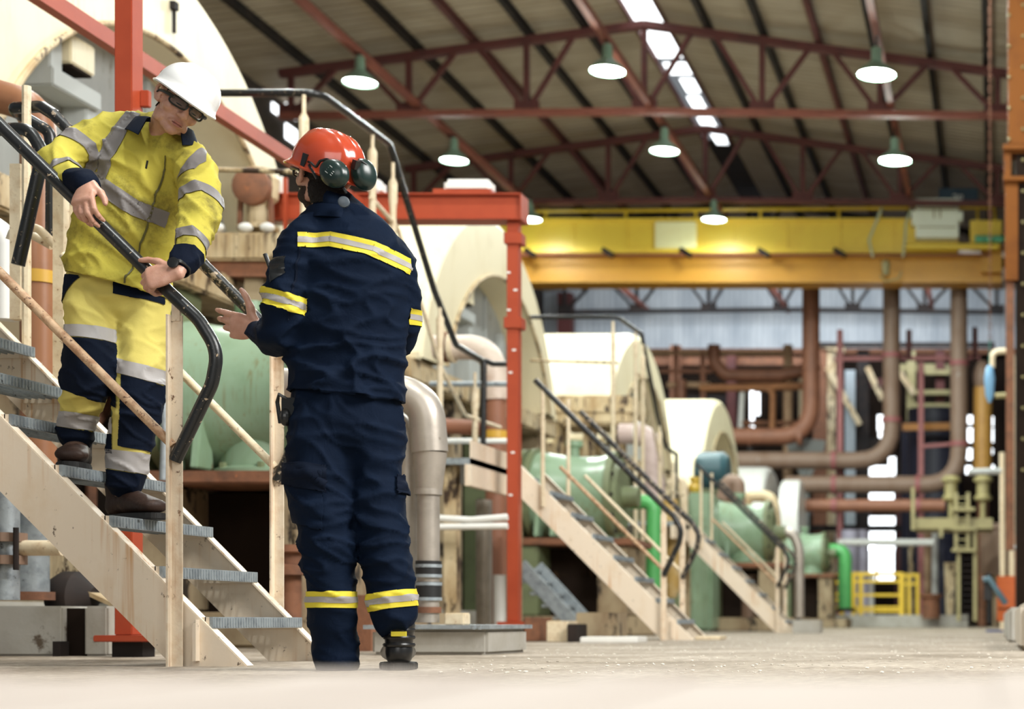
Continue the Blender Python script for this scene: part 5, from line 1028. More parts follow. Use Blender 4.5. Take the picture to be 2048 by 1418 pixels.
def hand(mb, W, fx, dz, thumb, curl=(35, 35, 25), spread=6, sc=1.0, tdir=(.55, .8, -.25), tb=10, each=None, back=.03):
    fx = V(fx).normalized(); dz = V(dz); dz = (dz - fx * dz.dot(fx)).normalized(); ty = dz.cross(fx) * thumb
    mb.limb([(W - fx * back, .028 * sc, .021 * sc), (W + fx * .012, .029 * sc, .019 * sc), (W + fx * .05 * sc, .040 * sc, .016 * sc), (W + fx * .084 * sc, .041 * sc, .0125 * sc)], dz, 16)
    out = []
    for i, (off, ln, r, bx) in enumerate(((.031, .94, .0100, .088), (.0105, 1.05, .0104, .092), (-.0100, .98, .0100, .089), (-.029, .78, .0090, .082))):
        p = W + fx * (bx - .012) * sc + ty * off * sc; a = 0; pts = [(p - fx * .02 * sc, r * sc, r * sc), (p, r * 1.08 * sc, r * sc)]
        sp = radians(spread * (1.5 - i) / 1.5); c_ = each[i] if each else curl
        for k, l_ in enumerate((.046, .028, .023)):
            a += radians(c_[k]); d = (fx * cos(sp) + ty * sin(sp)) * cos(a) - dz * sin(a)
            mid = p + d * l_ * ln * sc * .5; p = p + d * l_ * ln * sc
            rr = r * (1 - .1 * k) * sc; pts += [(mid, rr * .95, rr * .95), (p, rr * (1.02 if k < 2 else .8), rr * (1.02 if k < 2 else .75))]
        mb.limb(pts, dz, 10, 2); out.append((p, d))
    t = (fx * tdir[0] + ty * tdir[1] + dz * tdir[2]).normalized(); p = W + fx * .020 * sc + ty * .022 * sc; pts = [(p - fx * .01, .014 * sc, .013 * sc)]
    ax = t.cross(fx).normalized() if t.cross(fx).length > .01 else dz
    for k, (l_, r) in enumerate(((.042, .0135), (.032, .0105), (.026, .0095))):
        q = p + t * l_ * sc; pts += [((p + q) / 2, r * sc, r * sc), (q, r * (.98 if k < 2 else .8) * sc, r * (.98 if k < 2 else .75) * sc)]; p = q
        t = Matrix.Rotation(radians(tb), 3, ax) @ t
    mb.limb(pts, dz, 10, 2)
def thin(pts, d): return [(p, max(a - d, .02), max(b - d, .02)) for p, a, b in pts]
def wrinkle(me, amp, f, f2, amp2, seed=0.0, zones=()):
    """cloth folds: sharp ridged creases pushed along the normals; zones (centre, radius, gain) crease more"""
    o = V((seed, seed * 1.7, seed * .3)); me.update()
    nr = [v.normal.copy() for v in me.vertices]
    for v, n in zip(me.vertices, nr):
        c = v.co; g = 1.0
        for zc, zr, zg in zones:
            d = (c - zc).length
            if d < zr: g += zg * (1 - d / zr)
        w_ = noise.noise_vector(c * 2.1 + o) * .35
        q = V((c.x * f[0], c.y * f[1], c.z * f[2])) + w_ * 2 + o
        a = 1 - abs(noise.noise(q)) * 2.2; a = max(a, 0) ** 2.2
        q2 = V((c.x * f2[0] + c.z * f2[0] * .7, c.y * f2[1], c.z * f2[2])) + w_ * 3 - o
        b = 1 - abs(noise.noise(q2)) * 2.4; b = max(b, 0) ** 2.5
        v.co = c + n * (g * (amp * (a - .35) + amp2 * (b - .3)))
    me.update()
def line_plane(p, q, Y, down):
    """plane through two points of the picture plane at depth Y, running away from the lens; the part below (down) or above is cut away"""
    a, b = at(*p, Y), at(*q, Y); d = b - a; n = V((-d.z, 0, d.x)).normalized()
    if n.z < 0: n = -n
    return (a, -n if down else n)
def piece(name, me, mat, parent, up=None, lo=None, Y=6.1, keep=None, push=.003, thick=.0, extra=(), label=None, smooth=True):
    pl = list(extra)
    if up: pl.append(line_plane(up[0], up[1], Y, False))
    if lo: pl.append(line_plane(lo[0], lo[1], Y, True))
    m = cut(me, pl, keep, push, thick); o = link_mesh(name, m, mat, parent, smooth)
    if label: o['label'] = label
    return o
def pxkeep(x0, x1, y0=-99, y1=9999, ymax=None, ymin=None):
    def k(c):
        x, y = topx(c); return x0 <= x <= x1 and y0 <= y <= y1 and (ymax is None or c.y < ymax) and (ymin is None or c.y > ymin)
    return k
def helmet(C, R, mat, parent, w_=.116, l_=.142, h_=.118, brim=.045, ridges=True, tilt=0):
    L = lambda x, y, z: C + R @ V((x, y, z)); mb = MB(); bm = mb.bm; n, m = 48, 14; prev = None
    def P(a, t, out=0.0):                     # t: 0 crown .. 1 rim
        th = t * pi / 2; x, y = cos(a), sin(a); k = sin(th) ** .88
        z = h_ * cos(th) ** .9 if t < 1 else 0
        ri = 0
        if ridges:
            for off in (-.036, 0, .036):
                xx = x * w_ * k
                if abs(xx - off) < .016 and abs(y * k) < .92: ri = max(ri, .0055 * cos((xx - off) / .016 * pi / 2))
        f = 1 + ri / .12
        return L(x * (w_ * k) * f + x * out, (y * l_ * k) * f + y * out, z * f)
    for i in range(m + 1):
        t = i / m
        if i == 0: top = bm.verts.new(P(0, 0.0001)); continue
        ring = [bm.verts.new(P(2 * pi * k / n, t)) for k in range(n)]
        for k in range(n):
            if prev: mb.face([prev[k], ring[k], ring[(k + 1) % n], prev[(k + 1) % n]])
            else: mb.face([top, ring[k], ring[(k + 1) % n]])
        prev = ring
    for (o_, dz) in ((.004, -.012), (.010, -.018)):           # rolled rim, growing into the peak at the front
        ring = []
        for k in range(n):
            a = 2 * pi * k / n; fr = max(0, sin(a)) ** 2.2
            ring.append(bm.verts.new(L(cos(a) * (w_ + o_ + fr * .01), sin(a) * (l_ + o_ + fr * brim * (o_ / .010)), dz - fr * .014 * (o_ / .010))))
        for k in range(n): mb.face([prev[k], ring[k], ring[(k + 1) % n], prev[(k + 1) % n]])
        prev = ring
    ring = [bm.verts.new(v.co + R @ V((0, 0, -.006)) + (C - v.co) * .02) for v in prev]
    for k in range(n): mb.face([prev[k], ring[k], ring[(k + 1) % n], prev[(k + 1) % n]])
    inner = [bm.verts.new(C + (v.co - C) * .78 + R @ V((0, 0, .012))) for v in ring]
    for k in range(n): mb.face([ring[k], inner[k], inner[(k + 1) % n], ring[(k + 1) % n]])
    mb.face(inner)
    return mb.build('hard_hat', mat, parent, True, sharp=65)
def collar(name, C, R, mat, parent, r0=.066, r1=.098, h0=.035, h1=-.012, open_=38, point=.045):
    """folded collar round the neck: stand and leaf, open at the front with two points"""
    mb = MB(); bm = mb.bm; n = 40; rows = [[], [], [], []]
    for i in range(n + 1):
        a = radians(90 + open_ + (360 - 2 * open_) * i / n)     # runs from the front round the back to the front again
        e = abs(2 * i / n - 1) ** 3
        x, y = cos(a), sin(a)
        for rw, (r, h) in zip(rows, ((r0, h0 - .03), (r0 + .004, h0 - e * .012), ((r0 + r1) / 2, h0 - .004 - e * .02), (r1 + e * .012, h1 - e * point))):
            rw.append(bm.verts.new(C + R @ V((x * r * .98, y * r * 1.04, h))))
    for a, b in zip(rows, rows[1:]):
        for i in range(n): mb.face([a[i], a[i + 1], b[i + 1], b[i]])
    bmesh.ops.recalc_face_normals(bm, faces=bm.faces); bmesh.ops.solidify(bm, geom=bm.faces[:], thickness=.005)
    return mb.build(name, mat, parent, True, sharp=60)
def gl(s, a, rx, rz):
    f = lambda v: math.copysign(abs(v) ** .62, v); x = .036 + rx * f(cos(a))
    return s * x, .105 - .026 * (x / .066) ** 2, .008 + rz * f(sin(a)) - .003 * (x / .06)
def glasses(C, R, parent, frame_mat, name='safety_glasses'):
    L = lambda x, y, z: C + R @ V((x, y, z)); mb = MB()
    for s in (-1, 1):
        loop = [L(*gl(s, a, .030, .0165)) for a in [2 * pi * k / 24 for k in range(25)]]
        mb.tube(loop, .0036, 7, False)
        mb.tube([L(s * .060, .094, .014), L(s * .072, .078, .014), L(s * .080, .03, .012), L(s * .084, -.005, .008), L(s * .082, -.025, -.008)], [.006, .008, .006, .0045, .003], 8)
    mb.tube([L(-.012, .106, .012), L(0, .108, .016), L(.012, .106, .012)], .0032, 7)
    g = mb.build(name, frame_mat, parent, True)
    for s in (-1, 1):
        mb = MB(); vs = [mb.bm.verts.new(L(*gl(s, a, .029, .0155))) for a in [2 * pi * k / 24 for k in range(24)]]
        mb.face(vs); bmesh.ops.solidify(mb.bm, geom=mb.bm.faces[:], thickness=.0015); mb.build('lens', LENS, g)
    return g
def boot(name, heel, toe, up, mat, parent, h=.15, w_=.043, sole=.025):
    """ankle boot from heel to toe (points at the ground), shaft rising along up"""
    heel, toe, up = V(heel), V(toe), V(up).normalized(); d = toe - heel; Ln = d.length; d.normalize(); s = d.cross(up).normalized(); Z = up
    mb = MB()
    mb.limb([(heel + d * .045 + Z * (sole + .034), w_ * .82, .036), (heel + d * Ln * .35 + Z * (sole + .052), w_ * .84, .054), (heel + d * Ln * .55 + Z * (sole + .042), w_ * .94, .045), (heel + d * Ln * .76 + Z * (sole + .032), w_ * 1.1, .034), (toe - d * .04 + Z * (sole + .027), w_ * .98, .028)], Z, 20)
    mb.limb([(heel + d * .055 + Z * (sole + .03), w_ * .84, .052), (heel + d * .066 + Z * .09, w_ * .84, .056), (heel + d * .068 + Z * h, w_ * .98, .064)], d, 20)
    mb.limb([(heel + d * .085 + Z * .115, .034, .03), (heel + d * Ln * .48 + Z * .085, .030, .022), (heel + d * Ln * .62 + Z * .066, .032, .02)], Z, 14)
    o = link_mesh(name, voxel(mb, .006, 4), mat, parent, True)
    mb = MB(); n = 28; ring = []
    for k in range(n):
        a = 2 * pi * k / n; c_ = cos(a); ww = w_ * (1.0 if c_ < 0 else 1.16); ring.append(heel + d * (Ln / 2 + c_ * Ln * .5) + s * sin(a) * ww * (abs(sin(a)) ** -.25 if abs(sin(a)) > .05 else 1))
    mb.prism(ring, Z * sole); mb.build('sole', BLACK, o, bevel=.003)
    mb = MB()
    for k in range(5):
        p = heel + d * (.115 + .016 * k) + Z * (.118 - .009 * k); mb.tube([p - s * .024, p + Z * .006 + d * .003, p + s * .024], .0025, 6)
    mb.build('laces', BLACK, o)
    return o

# ---------------------------------------------------------------- worker in yellow on the stairs
Y1 = 6.36
T1 = [(at(240, 610, Y1), .188, .152), (at(240, 580, Y1), .188, .15), (at(238, 520, Y1), .187, .14), (at(258, 430, Y1), .190, .138), (at(285, 345, Y1), .196, .130), (at(302, 290, Y1), .150, .105), (at(318, 262, Y1), .075, .075)]
AR1 = [(at(222, 268, 6.34), .078, .078), (at(172, 292, 6.26), .076, .076), (at(122, 322, 6.14), .067, .070), (at(124, 342, 6.08), .062, .064), (at(150, 360, 6.0), .050, .050), (at(172, 371, 5.95), .043, .043)]
AL1 = [(at(388, 338, 6.32), .076, .080), (at(402, 388, 6.24), .072, .074), (at(396, 448, 6.13), .065, .067), (at(384, 490, 6.05), .056, .056), (at(366, 524, 5.98), .046, .046)]
LR1 = [(at(190, 575, 6.36), .104, .115), (at(184, 650, 6.30), .096, .102), (at(178, 745, 6.22), .086, .090), (at(158, 822, 6.28), .067, .072), (at(152, 872, 6.31), .060, .064)]
LL1 = [(at(286, 590, 6.40), .104, .115), (at(284, 680, 6.36), .094, .10), (at(278, 780, 6.30), .084, .088), (at(262, 875, 6.33), .077, .08), (at(252, 962, 6.34), .066, .072)]
HC1, HR1 = at(358, 211, 6.26), frame((.63, -.66, -.38), roll=-25)
mb = MB(); head(mb, HC1, HR1)
mb.limb([(HC1 + HR1 @ V((0, -.018, -.045)), .056, .060), (at(330, 258, 6.33), .060, .062), (at(316, 285, 6.35), .075, .07)], (.5, -.8, 0), 18)
for pts in (T1[2:], LR1, LL1): mb.limb(thin(pts, .03), (.35, -.94, 0), 18)
mb.limb([(at(240, 575, 6.38), .13, .09), (at(238, 500, 6.37), .14, .10)], (.35, -.94, 0), 18)
for pts in (AR1, AL1): mb.limb(thin(pts, .018), (0, -1, 0), 16)
mb.limb([(at(152, 868, 6.33), .04, .042), (at(152, 895, 6.33), .03, .03)], (0, -1, 0)); mb.limb([(at(250, 960, 6.35), .04, .04), (at(246, 988, 6.35), .03, .03)], (0, -1, 0))
hand(mb, at(176, 369, 5.945), (.10, -.52, -.66), (-.25, -.75, .60), 1, (30, 40, 34), 4, 1.12, (.70, .62, -.30), 14, back=.004)
mb.limb([(AL1[4][0], .03, .028), (at(356, 540, 5.945), .030, .024)], (0, -1, 0)); hand(mb, at(354, 544, 5.94), (-.88, -.18, -.26), (-.02, -.93, .30), -1, (46, 64, 48), 3, 1.14, (.62, .70, -.05), 18, back=.004)
me = voxel(mb, .0038, 1); man1 = link_mesh('person', me, SKIN, None, True)
tag(man1, 'man in yellow jacket and white hard hat leaning on the stair handrail', 'person')
mb = MB(); mb.limb(T1, (.35, -.94, 0), 28, 5)
for pts in (AR1, AL1): mb.limb(pts, (0, -1, 0), 20, 5)
mb.limb([(at(318, 278, Y1), .11, .08), (at(250, 262, Y1), .075, .08)], (0, -1, 0)); mb.limb([(at(318, 285, Y1), .10, .08), (at(380, 325, 6.33), .08, .085)], (0, -1, 0))
J1 = voxel(mb, .0085, 7)
wrinkle(J1, .011, (7, 5, 9), (13, 9, 8), .007, 3.1, [(at(118, 330, 6.1), .16, .9), (at(396, 450, 6.1), .15, .8), (at(215, 320, 6.2), .12, .7), (at(380, 390, 6.2), .12, .7), (at(240, 540, 6.2), .2, .5)])
jk = link_mesh('jacket', cut(J1, [line_plane((128, 538), (340, 590), 6.2, False)][:0] + [(lambda a: (a[0], -a[1]))(line_plane((128, 538), (340, 590), 6.2, False))], None, 0, .008), HIVIS, man1, True)
K = pxkeep
piece('reflective_tape', J1, REFLECT, jk, ((240, 218), (246, 300)), ((272, 222), (278, 300)), Y1, None) if False else None
def near(c, pts):
    d = 9
    for (a, ra, rb), (b, sa, sb) in zip(pts, pts[1:]):
        ab = b - a; t = max(0, min(1, (c - a).dot(ab) / ab.length_squared)); d = min(d, (c - a - ab * t).length - (min(ra, rb) * (1 - t) + min(sa, sb) * t))
    return d
def strip(me, p, q, w_, Y, keep, mat, parent, name='reflective_tape', push=.004):
    """tape of width w_ (picture units) following the line p-q on the cloth"""
    p, q = V(p), V(q); d = (q - p).normalized(); n = V((-d.y, d.x)) * w_ / 2
    a = at(p.x, p.y, Y); b = at(q.x, q.y, Y); dd = (b - a).normalized(); nn = V((-dd.z, 0, dd.x)); h = w_ / 2 * Y / F
    return piece(name, me, mat, parent, extra=[(a + nn * h, nn), (a - nn * h, -nn), (a - dd * .005, -dd), (b + dd * .005, dd)], keep=keep, push=push)
fr = lambda c: c.y < 6.33 and near(c, AR1[2:]) > .025 and near(c, AL1[1:]) > .02
strip(J1, (247, 216), (206, 350), 32, 6.24, lambda c: fr(c) and topx(c)[0] > 196, REFLECT, jk)              # braces
strip(J1, (206, 350), (204, 362), 32, 6.24, fr, REFLECT, jk)
strip(J1, (405, 288), (352, 420), 26, 6.24, lambda c: fr(c) and topx(c)[0] < 412, REFLECT, jk)
strip(J1, (188, 362), (262, 412), 33, 6.22, fr, REFLECT, jk); strip(J1, (262, 412), (345, 440), 33, 6.22, fr, REFLECT, jk)      # waist tape
strip(J1, (130, 272), (178, 335), 36, 6.24, lambda c: c.y < 6.36, REFLECT, jk) if False else None
a_, b_ = V(AR1[1][0]), V(AR1[2][0]); dA = (b_ - a_).normalized()
def armband(me, p, d, w_, mat, parent, r=.12, name='reflective_tape', push=.004, limb=None):
    d = V(d).normalized(); p = V(p)
    return piece(name, me, mat, parent, extra=[(p + d * w_ / 2, d), (p - d * w_ / 2, -d)], keep=lambda c: (c - p).length < r and (limb is None or near(c, limb) < .022), push=push)
armband(J1, a_.lerp(b_, .42), dA, .058, REFLECT, jk, limb=AR1)
dB = (AR1[5][0] - AR1[3][0]).normalized(); armband(J1, V(AR1[3][0]).lerp(AR1[4][0], .35), dB, .04, REFLECT, jk, limb=AR1[3:])
armband(J1, V(AR1[4][0]).lerp(AR1[5][0], 1.0), dB, .13, NAVY_D, jk, .11, 'cuff', .005, limb=AR1[3:])
dC = (AL1[2][0] - AL1[1][0]).normalized(); armband(J1, V(AL1[1][0]).lerp(AL1[2][0], .30), dC, .056, REFLECT, jk, limb=AL1)
dD = (AL1[4][0] - AL1[2][0]).normalized(); armband(J1, V(AL1[3][0]) + dD * .0, dD, .045, REFLECT, jk, limb=AL1[2:]); armband(J1, V(AL1[3][0]).lerp(AL1[4][0], 1.25), dD, .14, NAVY_D, jk, .1, 'cuff', .005, limb=AL1[2:])
strip(J1, (315, 305), (278, 420), 3, 6.2, fr, ZIP, jk, 'zip', .004); strip(J1, (278, 420), (240, 560), 3, 6.2, fr, ZIP, jk, 'zip', .004)
p = at(302, 325, 6.17); MB().beam(p + V((0, -.025, .0)), p + V((-.006, -.025, -.03)), .007, .004).build('zip_pull', GLOSS_K, jk)
CR1 = frame((.42, -.85, .0), (.28, -.25, 1)); collar('collar', at(327, 262, 6.315), CR1, NAVY_D, jk, .080, .128, .034, -.016, 34, .05)
# trousers
mb = MB(); mb.limb([(at(240, 545, 6.38), .168, .135), (at(238, 600, 6.38), .178, .14)], (.2, -.97, 0), 24)
for pts in (LR1, LL1): mb.limb(pts, (.15, -1, 0), 22, 5)
P1 = voxel(mb, .0085, 6)
wrinkle(P1, .008, (6, 6, 9), (11, 9, 11), .006, 8.7, [(at(175, 770, 6.2), .14, .8), (at(275, 820, 6.25), .14, .8), (at(250, 955, 6.3), .1, 1.0), (at(238, 600, 6.25), .12, .6)])
tr = link_mesh('trousers', P1.copy(), HIVIS_T, man1, True)
def zone(P, mat, par, upA, upB, loA, loB, x0, x1, Y, name, push=.004, ymax=None): return piece(name, P, mat, par, (upA, upB), (loA, loB), Y, pxkeep(x0, x1, ymax=ymax), push)
zone(P1, TAPE_L, tr, (130, 650), (232, 656), (130, 676), (232, 684), 100, 233, 6.22, 'reflective_tape')
zone(P1, NAVY_D, tr, (130, 679), (232, 685), (130, 778), (215, 810), 100, 233, 6.22, 'knee_patch', .0045, 6.27)
zone(P1, TAPE_L, tr, (115, 822), (205, 832), (115, 852), (205, 864), 100, 225, 6.25, 'reflective_tape')
zone(P1, NAVY_D, tr, (115, 853), (205, 865), (115, 899), (205, 905), 100, 225, 6.25, 'hem', .004)
zone(P1, TAPE_L, tr, (228, 716), (335, 742), (228, 744), (335, 772), 232, 345, 6.27, 'reflective_tape')
piece('knee_patch', P1, NAVY_D, tr, ((228, 745), (335, 773)), ((215, 888), (310, 905)), 6.27, lambda c: topx(c)[0] > 243 - (topx(c)[1] - 760) * .05 and c.y < 6.37, .0045)
zone(P1, TAPE_L, tr, (210, 898), (305, 908), (210, 936), (305, 950), 205, 320, 6.3, 'reflective_tape')
zone(P1, NAVY_D, tr, (210, 938), (305, 951), (210, 1000), (305, 1000), 205, 320, 6.3, 'hem', .004)
piece('waistband', P1, NAVY_D, tr, ((225, 540), (340, 570)), ((235, 588), (345, 606)), 6.25, lambda c: topx(c)[0] > 226 and c.y < 6.36, .004)
piece('pocket', P1, NAVY_D, tr, ((120, 545), (160, 552)), ((122, 590), (162, 556)), 6.25, pxkeep(100, 158), .004)
# head wear
hc = HC1 + HR1 @ V((0, .005, .052)); hh = helmet(hc, HR1 @ Matrix.Rotation(radians(2), 3, 'X'), HELM_W, man1, .110, .136, .112, .045)
L1 = lambda x, y, z: HC1 + HR1 @ V((x, y, z))
mb = MB()
for k in range(3): q = hc + HR1 @ V((.1015 + .0012 * k, -.052 + .010 * k, .012)); mb.tube([q, q + HR1 @ V((-.0015, .002, .012)), q + HR1 @ V((0.0005, .005, .002))], .0016, 5)
mb.build('logo_mark', GLOSS_K, hh)
glasses(HC1, HR1, man1, GLOSS_K)
hb = lambda c: (lambda l: l.z > -.002 + max(0, l.y) * .8 and (l.y < .045) and not (abs(l.x) > .066 and -.03 < l.y < .02 and l.z < .028))(HR1.inverted() @ (c - HC1))
def hair_on(me, C, R, test, mat, parent, name, push):
    near = lambda c: (c - C).length < .17
    return piece(name, me, mat, parent, keep=lambda c: near(c) and test(R.inverted() @ (c - C)), push=push)
MANME = man1.data
hair_on(MANME, HC1, HR1, lambda l: l.y < .035 and l.z > -.05 + max(0, l.y + .03) * 1.3 and not (abs(l.x) > .066 and -.034 < l.y < .022 and -.035 < l.z < .036), HAIR, man1, 'hair', .004)
for s in (-1, 1):
    MB().tube([L1(s * .014, .096, .026), L1(s * .03, .098, .031), L1(s * .048, .086, .026)], [.003, .0045, .003], 6).build('eyebrow', HAIR, man1, True)
    MB().ball(L1(s * .030, .0875, .001), (.012, .003, .0028), HR1).build('eye', EYE, man1, True)
mb = MB(); mb.ball(L1(0, .0965, -.0595), (.018, .0045, .0042), HR1); mb.ball(L1(0, .0955, -.0705), (.016, .0045, .005), HR1); mb.build('lips', LIP, man1, True)
MB().tube([L1(-.020, .0925, -.065), L1(0, .0965, -.0645), L1(.020, .0925, -.065)], .0022, 5).build('mouth_line', DLIP, man1, True)
# watch and boots
wq = at(360, 536, 5.955); MB().lathe([(-.012, .033), (-.012, .037), (.012, .037), (.012, .033)], wq, dD, 24, False).build('watch_strap', GLOSS_K, man1, True); MB().lathe([(0, .02), (.008, .02), (.009, .016)], wq + V((-.005, -.036, .01)), (0, -1, .2), 20).build('watch_face', GLOSS_K, man1, True)
S3, S2 = SZ + RISE * 2, SZ + RISE * 3
boot('boot', (at(213, 0, 6.40).x, 6.42, S3), (at(328, 0, 6.26).x, 6.24, S3), (0, 0, 1), LEATHER_B, man1, .16, .05)
boot('boot', (at(158, 0, 6.40).x, 6.42, S2), (at(143, 0, 6.15).x, 6.13, S2), (0, 0, 1), LEATHER_B, man1, .17, .052)

# ---------------------------------------------------------------- worker in navy seen from behind
Y2 = 5.55; fw2 = (-.33, .94, 0)
T2 = [(at(694, 815, Y2), .192, .140), (at(694, 780, Y2), .191, .138), (at(694, 700, Y2), .187, .128), (at(696, 600, Y2), .188, .132), (at(700, 525, Y2), .186, .128), (at(690, 470, Y2), .150, .105), (at(676, 432, Y2), .088, .078), (at(668, 412, Y2), .064, .064)]
AL2 = [(at(606, 492, 5.48), .076, .078), (at(580, 560, 5.45), .074, .076), (at(566, 640, 5.44), .068, .072), (at(560, 668, 5.46), .062, .066), (at(538, 672, 5.54), .054, .056), (at(516, 664, 5.60), .044, .046)]
AR2 = [(at(784, 522, 5.62), .074, .076), (at(800, 585, 5.66), .066, .07), (at(804, 650, 5.70), .060, .064), (at(798, 676, 5.74), .056, .06), (at(770, 668, 5.86), .05, .052), (at(735, 650, 5.95), .042, .042)]
LL2 = [(at(642, 850, 5.52), .108, .118), (at(642, 950, 5.50), .104, .110), (at(652, 1060, 5.48), .090, .096), (at(657, 1110, 5.47), .085, .090), (at(662, 1200, 5.49), .077, .084), (at(672, 1290, 5.52), .071, .08), (at(674, 1322, 5.52), .070, .078)]
LR2 = [(at(746, 850, 5.58), .106, .116), (at(752, 950, 5.57), .088, .10), (at(763, 1050, 5.54), .084, .092), (at(772, 1110, 5.53), .082, .09), (at(783, 1200, 5.54), .080, .086), (at(789, 1230, 5.55), .076, .085)]
HC2, HR2 = at(646, 354, 5.56), frame((-.72, .67, .20), roll=0)
mb = MB(); head(mb, HC2, HR2)
mb.limb([(HC2 + HR2 @ V((0, -.02, -.045)), .058, .062), (at(662, 405, 5.555), .060, .062), (at(670, 440, 5.55), .08, .07)], fw2, 18)
for pts in (T2[2:], LL2, LR2): mb.limb(thin(pts, .026), fw2, 18)
mb.limb([(at(694, 850, Y2), .14, .09), (at(694, 740, Y2), .14, .09)], fw2, 18)
for pts in (AL2, AR2): mb.limb(thin(pts, .018), (-.5, .8, 0), 16)
for pts in (LL2, LR2): mb.limb([(pts[-1][0], .045, .05), (V((pts[-1][0].x, pts[-1][0].y + .01, .12)), .030, .032)], fw2)
hand(mb, at(516, 658, 5.61), (-.93, .20, .16), (-.25, -.92, -.10), -1, (14, 16, 10), 5, 1.12, (.25, .95, .05), 14, each=((6, 10, 8), (14, 16, 10), (22, 20, 12), (30, 24, 14)))
hand(mb, at(730, 648, 5.97), (-.5, .8, .2), (.7, .5, 0), 1, (25, 25, 20), 6)
me = voxel(mb, .0038, 1); man2 = link_mesh('person', me, SKIN, None, True)
tag(man2, 'man in navy work clothes and orange hard hat standing with his back turned', 'person')
mb = MB(); mb.limb(T2, fw2, 28, 5)
for pts in (AL2, AR2): mb.limb(pts, (-.5, .8, 0), 20, 5)
mb.limb([(at(676, 450, Y2), .10, .07), (at(615, 478, 5.49), .075, .078)], (0, 1, 0)); mb.limb([(at(680, 452, Y2), .10, .07), (at(775, 508, 5.61), .075, .078)], (0, 1, 0))
J2 = voxel(mb, .0085, 7)
wrinkle(J2, .009, (5, 4, 11), (8, 6, 12), .008, 21.3, [(at(690, 745, 5.42), .26, 1.5), (at(560, 655, 5.44), .16, .9), (at(640, 560, 5.4), .15, .5), (at(760, 640, 5.42), .2, .6)])
j2 = link_mesh('jacket', cut(J2, [(lambda a: (a[0], -a[1]))(line_plane((560, 776), (820, 797), 5.45, False))], None, 0, .012), NAVY, man2, True)
bk = lambda c: c.y < 5.60
def tri(me, p, q, w_, Y, keep, par):
    p, q = V(p), V(q); d = (q - p).normalized(); n = V((-d.y, d.x))
    strip(me, p, q, w_, Y, keep, TAPE_Y, par, 'yellow_tape', .004); strip(me, p, q, w_ * .36, Y, keep, TAPE_L, par, 'reflective_tape', .0055)
kb2 = lambda x0, x1: (lambda c: bk(c) and x0 <= topx(c)[0] <= x1)
tri(J2, (596, 484), (660, 478), 31, 5.43, kb2(596, 820), j2); tri(J2, (660, 478), (735, 492), 31, 5.43, kb2(600, 820), j2); tri(J2, (735, 492), (822, 528), 31, 5.43, kb2(600, 826), j2)
def tri_arm(me, p, d, w_, par, r=.12, limb=None):
    armband(me, p, d, w_, TAPE_Y, par, r, 'yellow_tape', .004, limb); armband(me, p, d, w_ * .36, TAPE_L, par, r, 'reflective_tape', .0055, limb)
dE = V((.22, 0, -1)); tri_arm(J2, at(574, 606, 5.45), V((-.28, 0, -1)), .056, j2, .12, AL2)
tri_arm(J2, at(806, 638, 5.69), V((.05, .05, -1)), .052, j2, .09, AR2)
piece('arm_badge', J2, GLOSS_K, j2, ((540, 522), (572, 518)), ((545, 578), (566, 562)), 5.42, lambda c: 540 < topx(c)[0] < 570 and c.y < 5.47, .004)
collar('collar', at(667, 436, 5.555), frame(fw2, (.05, -.1, 1)), NAVY, j2, .072, .102, .030, -.018, 30, .05)
strip(J2, (604, 470), (582, 640), 3, 5.4, lambda c: c.y < 5.5, NAVY_D, j2, 'sleeve_seam', .003)
# trousers
mb = MB(); mb.limb([(at(694, 760, Y2), .160, .105), (at(694, 800, Y2), .176, .122), (at(694, 850, Y2), .186, .135)], fw2, 24)
for pts in (LL2, LR2): mb.limb(pts, fw2, 22, 5)
P2 = voxel(mb, .0085, 6)
wrinkle(P2, .008, (5, 5, 9), (8, 8, 13), .008, 33.3, [(at(655, 1090, 5.4), .2, .9), (at(770, 1100, 5.45), .2, .9), (at(785, 1250, 5.5), .1, 1.2), (at(670, 960, 5.4), .2, .5)])
t2 = link_mesh('trousers', P2.copy(), NAVY, man2, True)
tri(P2, (600, 1199), (725, 1199), 33, 5.42, pxkeep(590, 722), t2); tri(P2, (722, 1208), (840, 1190), 34, 5.46, pxkeep(722, 850), t2)
piece('cargo_pocket', P2, NAVY, t2, ((560, 935), (650, 945)), ((570, 1040), (650, 1060)), 5.45, lambda c: topx(c)[0] < 645 and c.y < 5.56, .008, .004)
piece('pocket_flap', P2, NAVY_D, t2, ((555, 925), (650, 932)), ((555, 965), (650, 985)), 5.45, lambda c: topx(c)[0] < 652 and c.y < 5.56, .014, .004)
piece('pocket_flap', P2, NAVY_D, t2, ((775, 945), (830, 955)), ((775, 985), (830, 992)), 5.52, lambda c: topx(c)[0] > 790, .013, .004)
# belt pouch with keys, radio on the chest
k_ = at(584, 818, 5.47); mb = MB(); mb.box(k_, (.05, .05, .07)); mb.ball(k_ + V((-.012, -.02, -.03)), (.02, .02, .03)); mb.tube([k_ + V((-.01, -.02, .03)), k_ + V((-.03, -.03, .045)), k_ + V((-.04, -.02, .02)), k_ + V((-.03, -.02, -.05))], .007, 8); mb.build('belt_pouch', GLOSS_K, man2, bevel=.006)
r_ = at(556, 575, 5.72); t = thing('two_way_radio', 'black two way radio with thin aerial clipped to the navy jacket', 'radio', r_); MB().box(r_ + V((.035, 0, -.06)), (.05, .035, .11)).build('radio_body', GLOSS_K, t, bevel=.006); MB().tube([at(548, 560, 5.72), at(530, 508, 5.72)], [.006, .0075], 10).build('aerial', GLOSS_K, t, True)
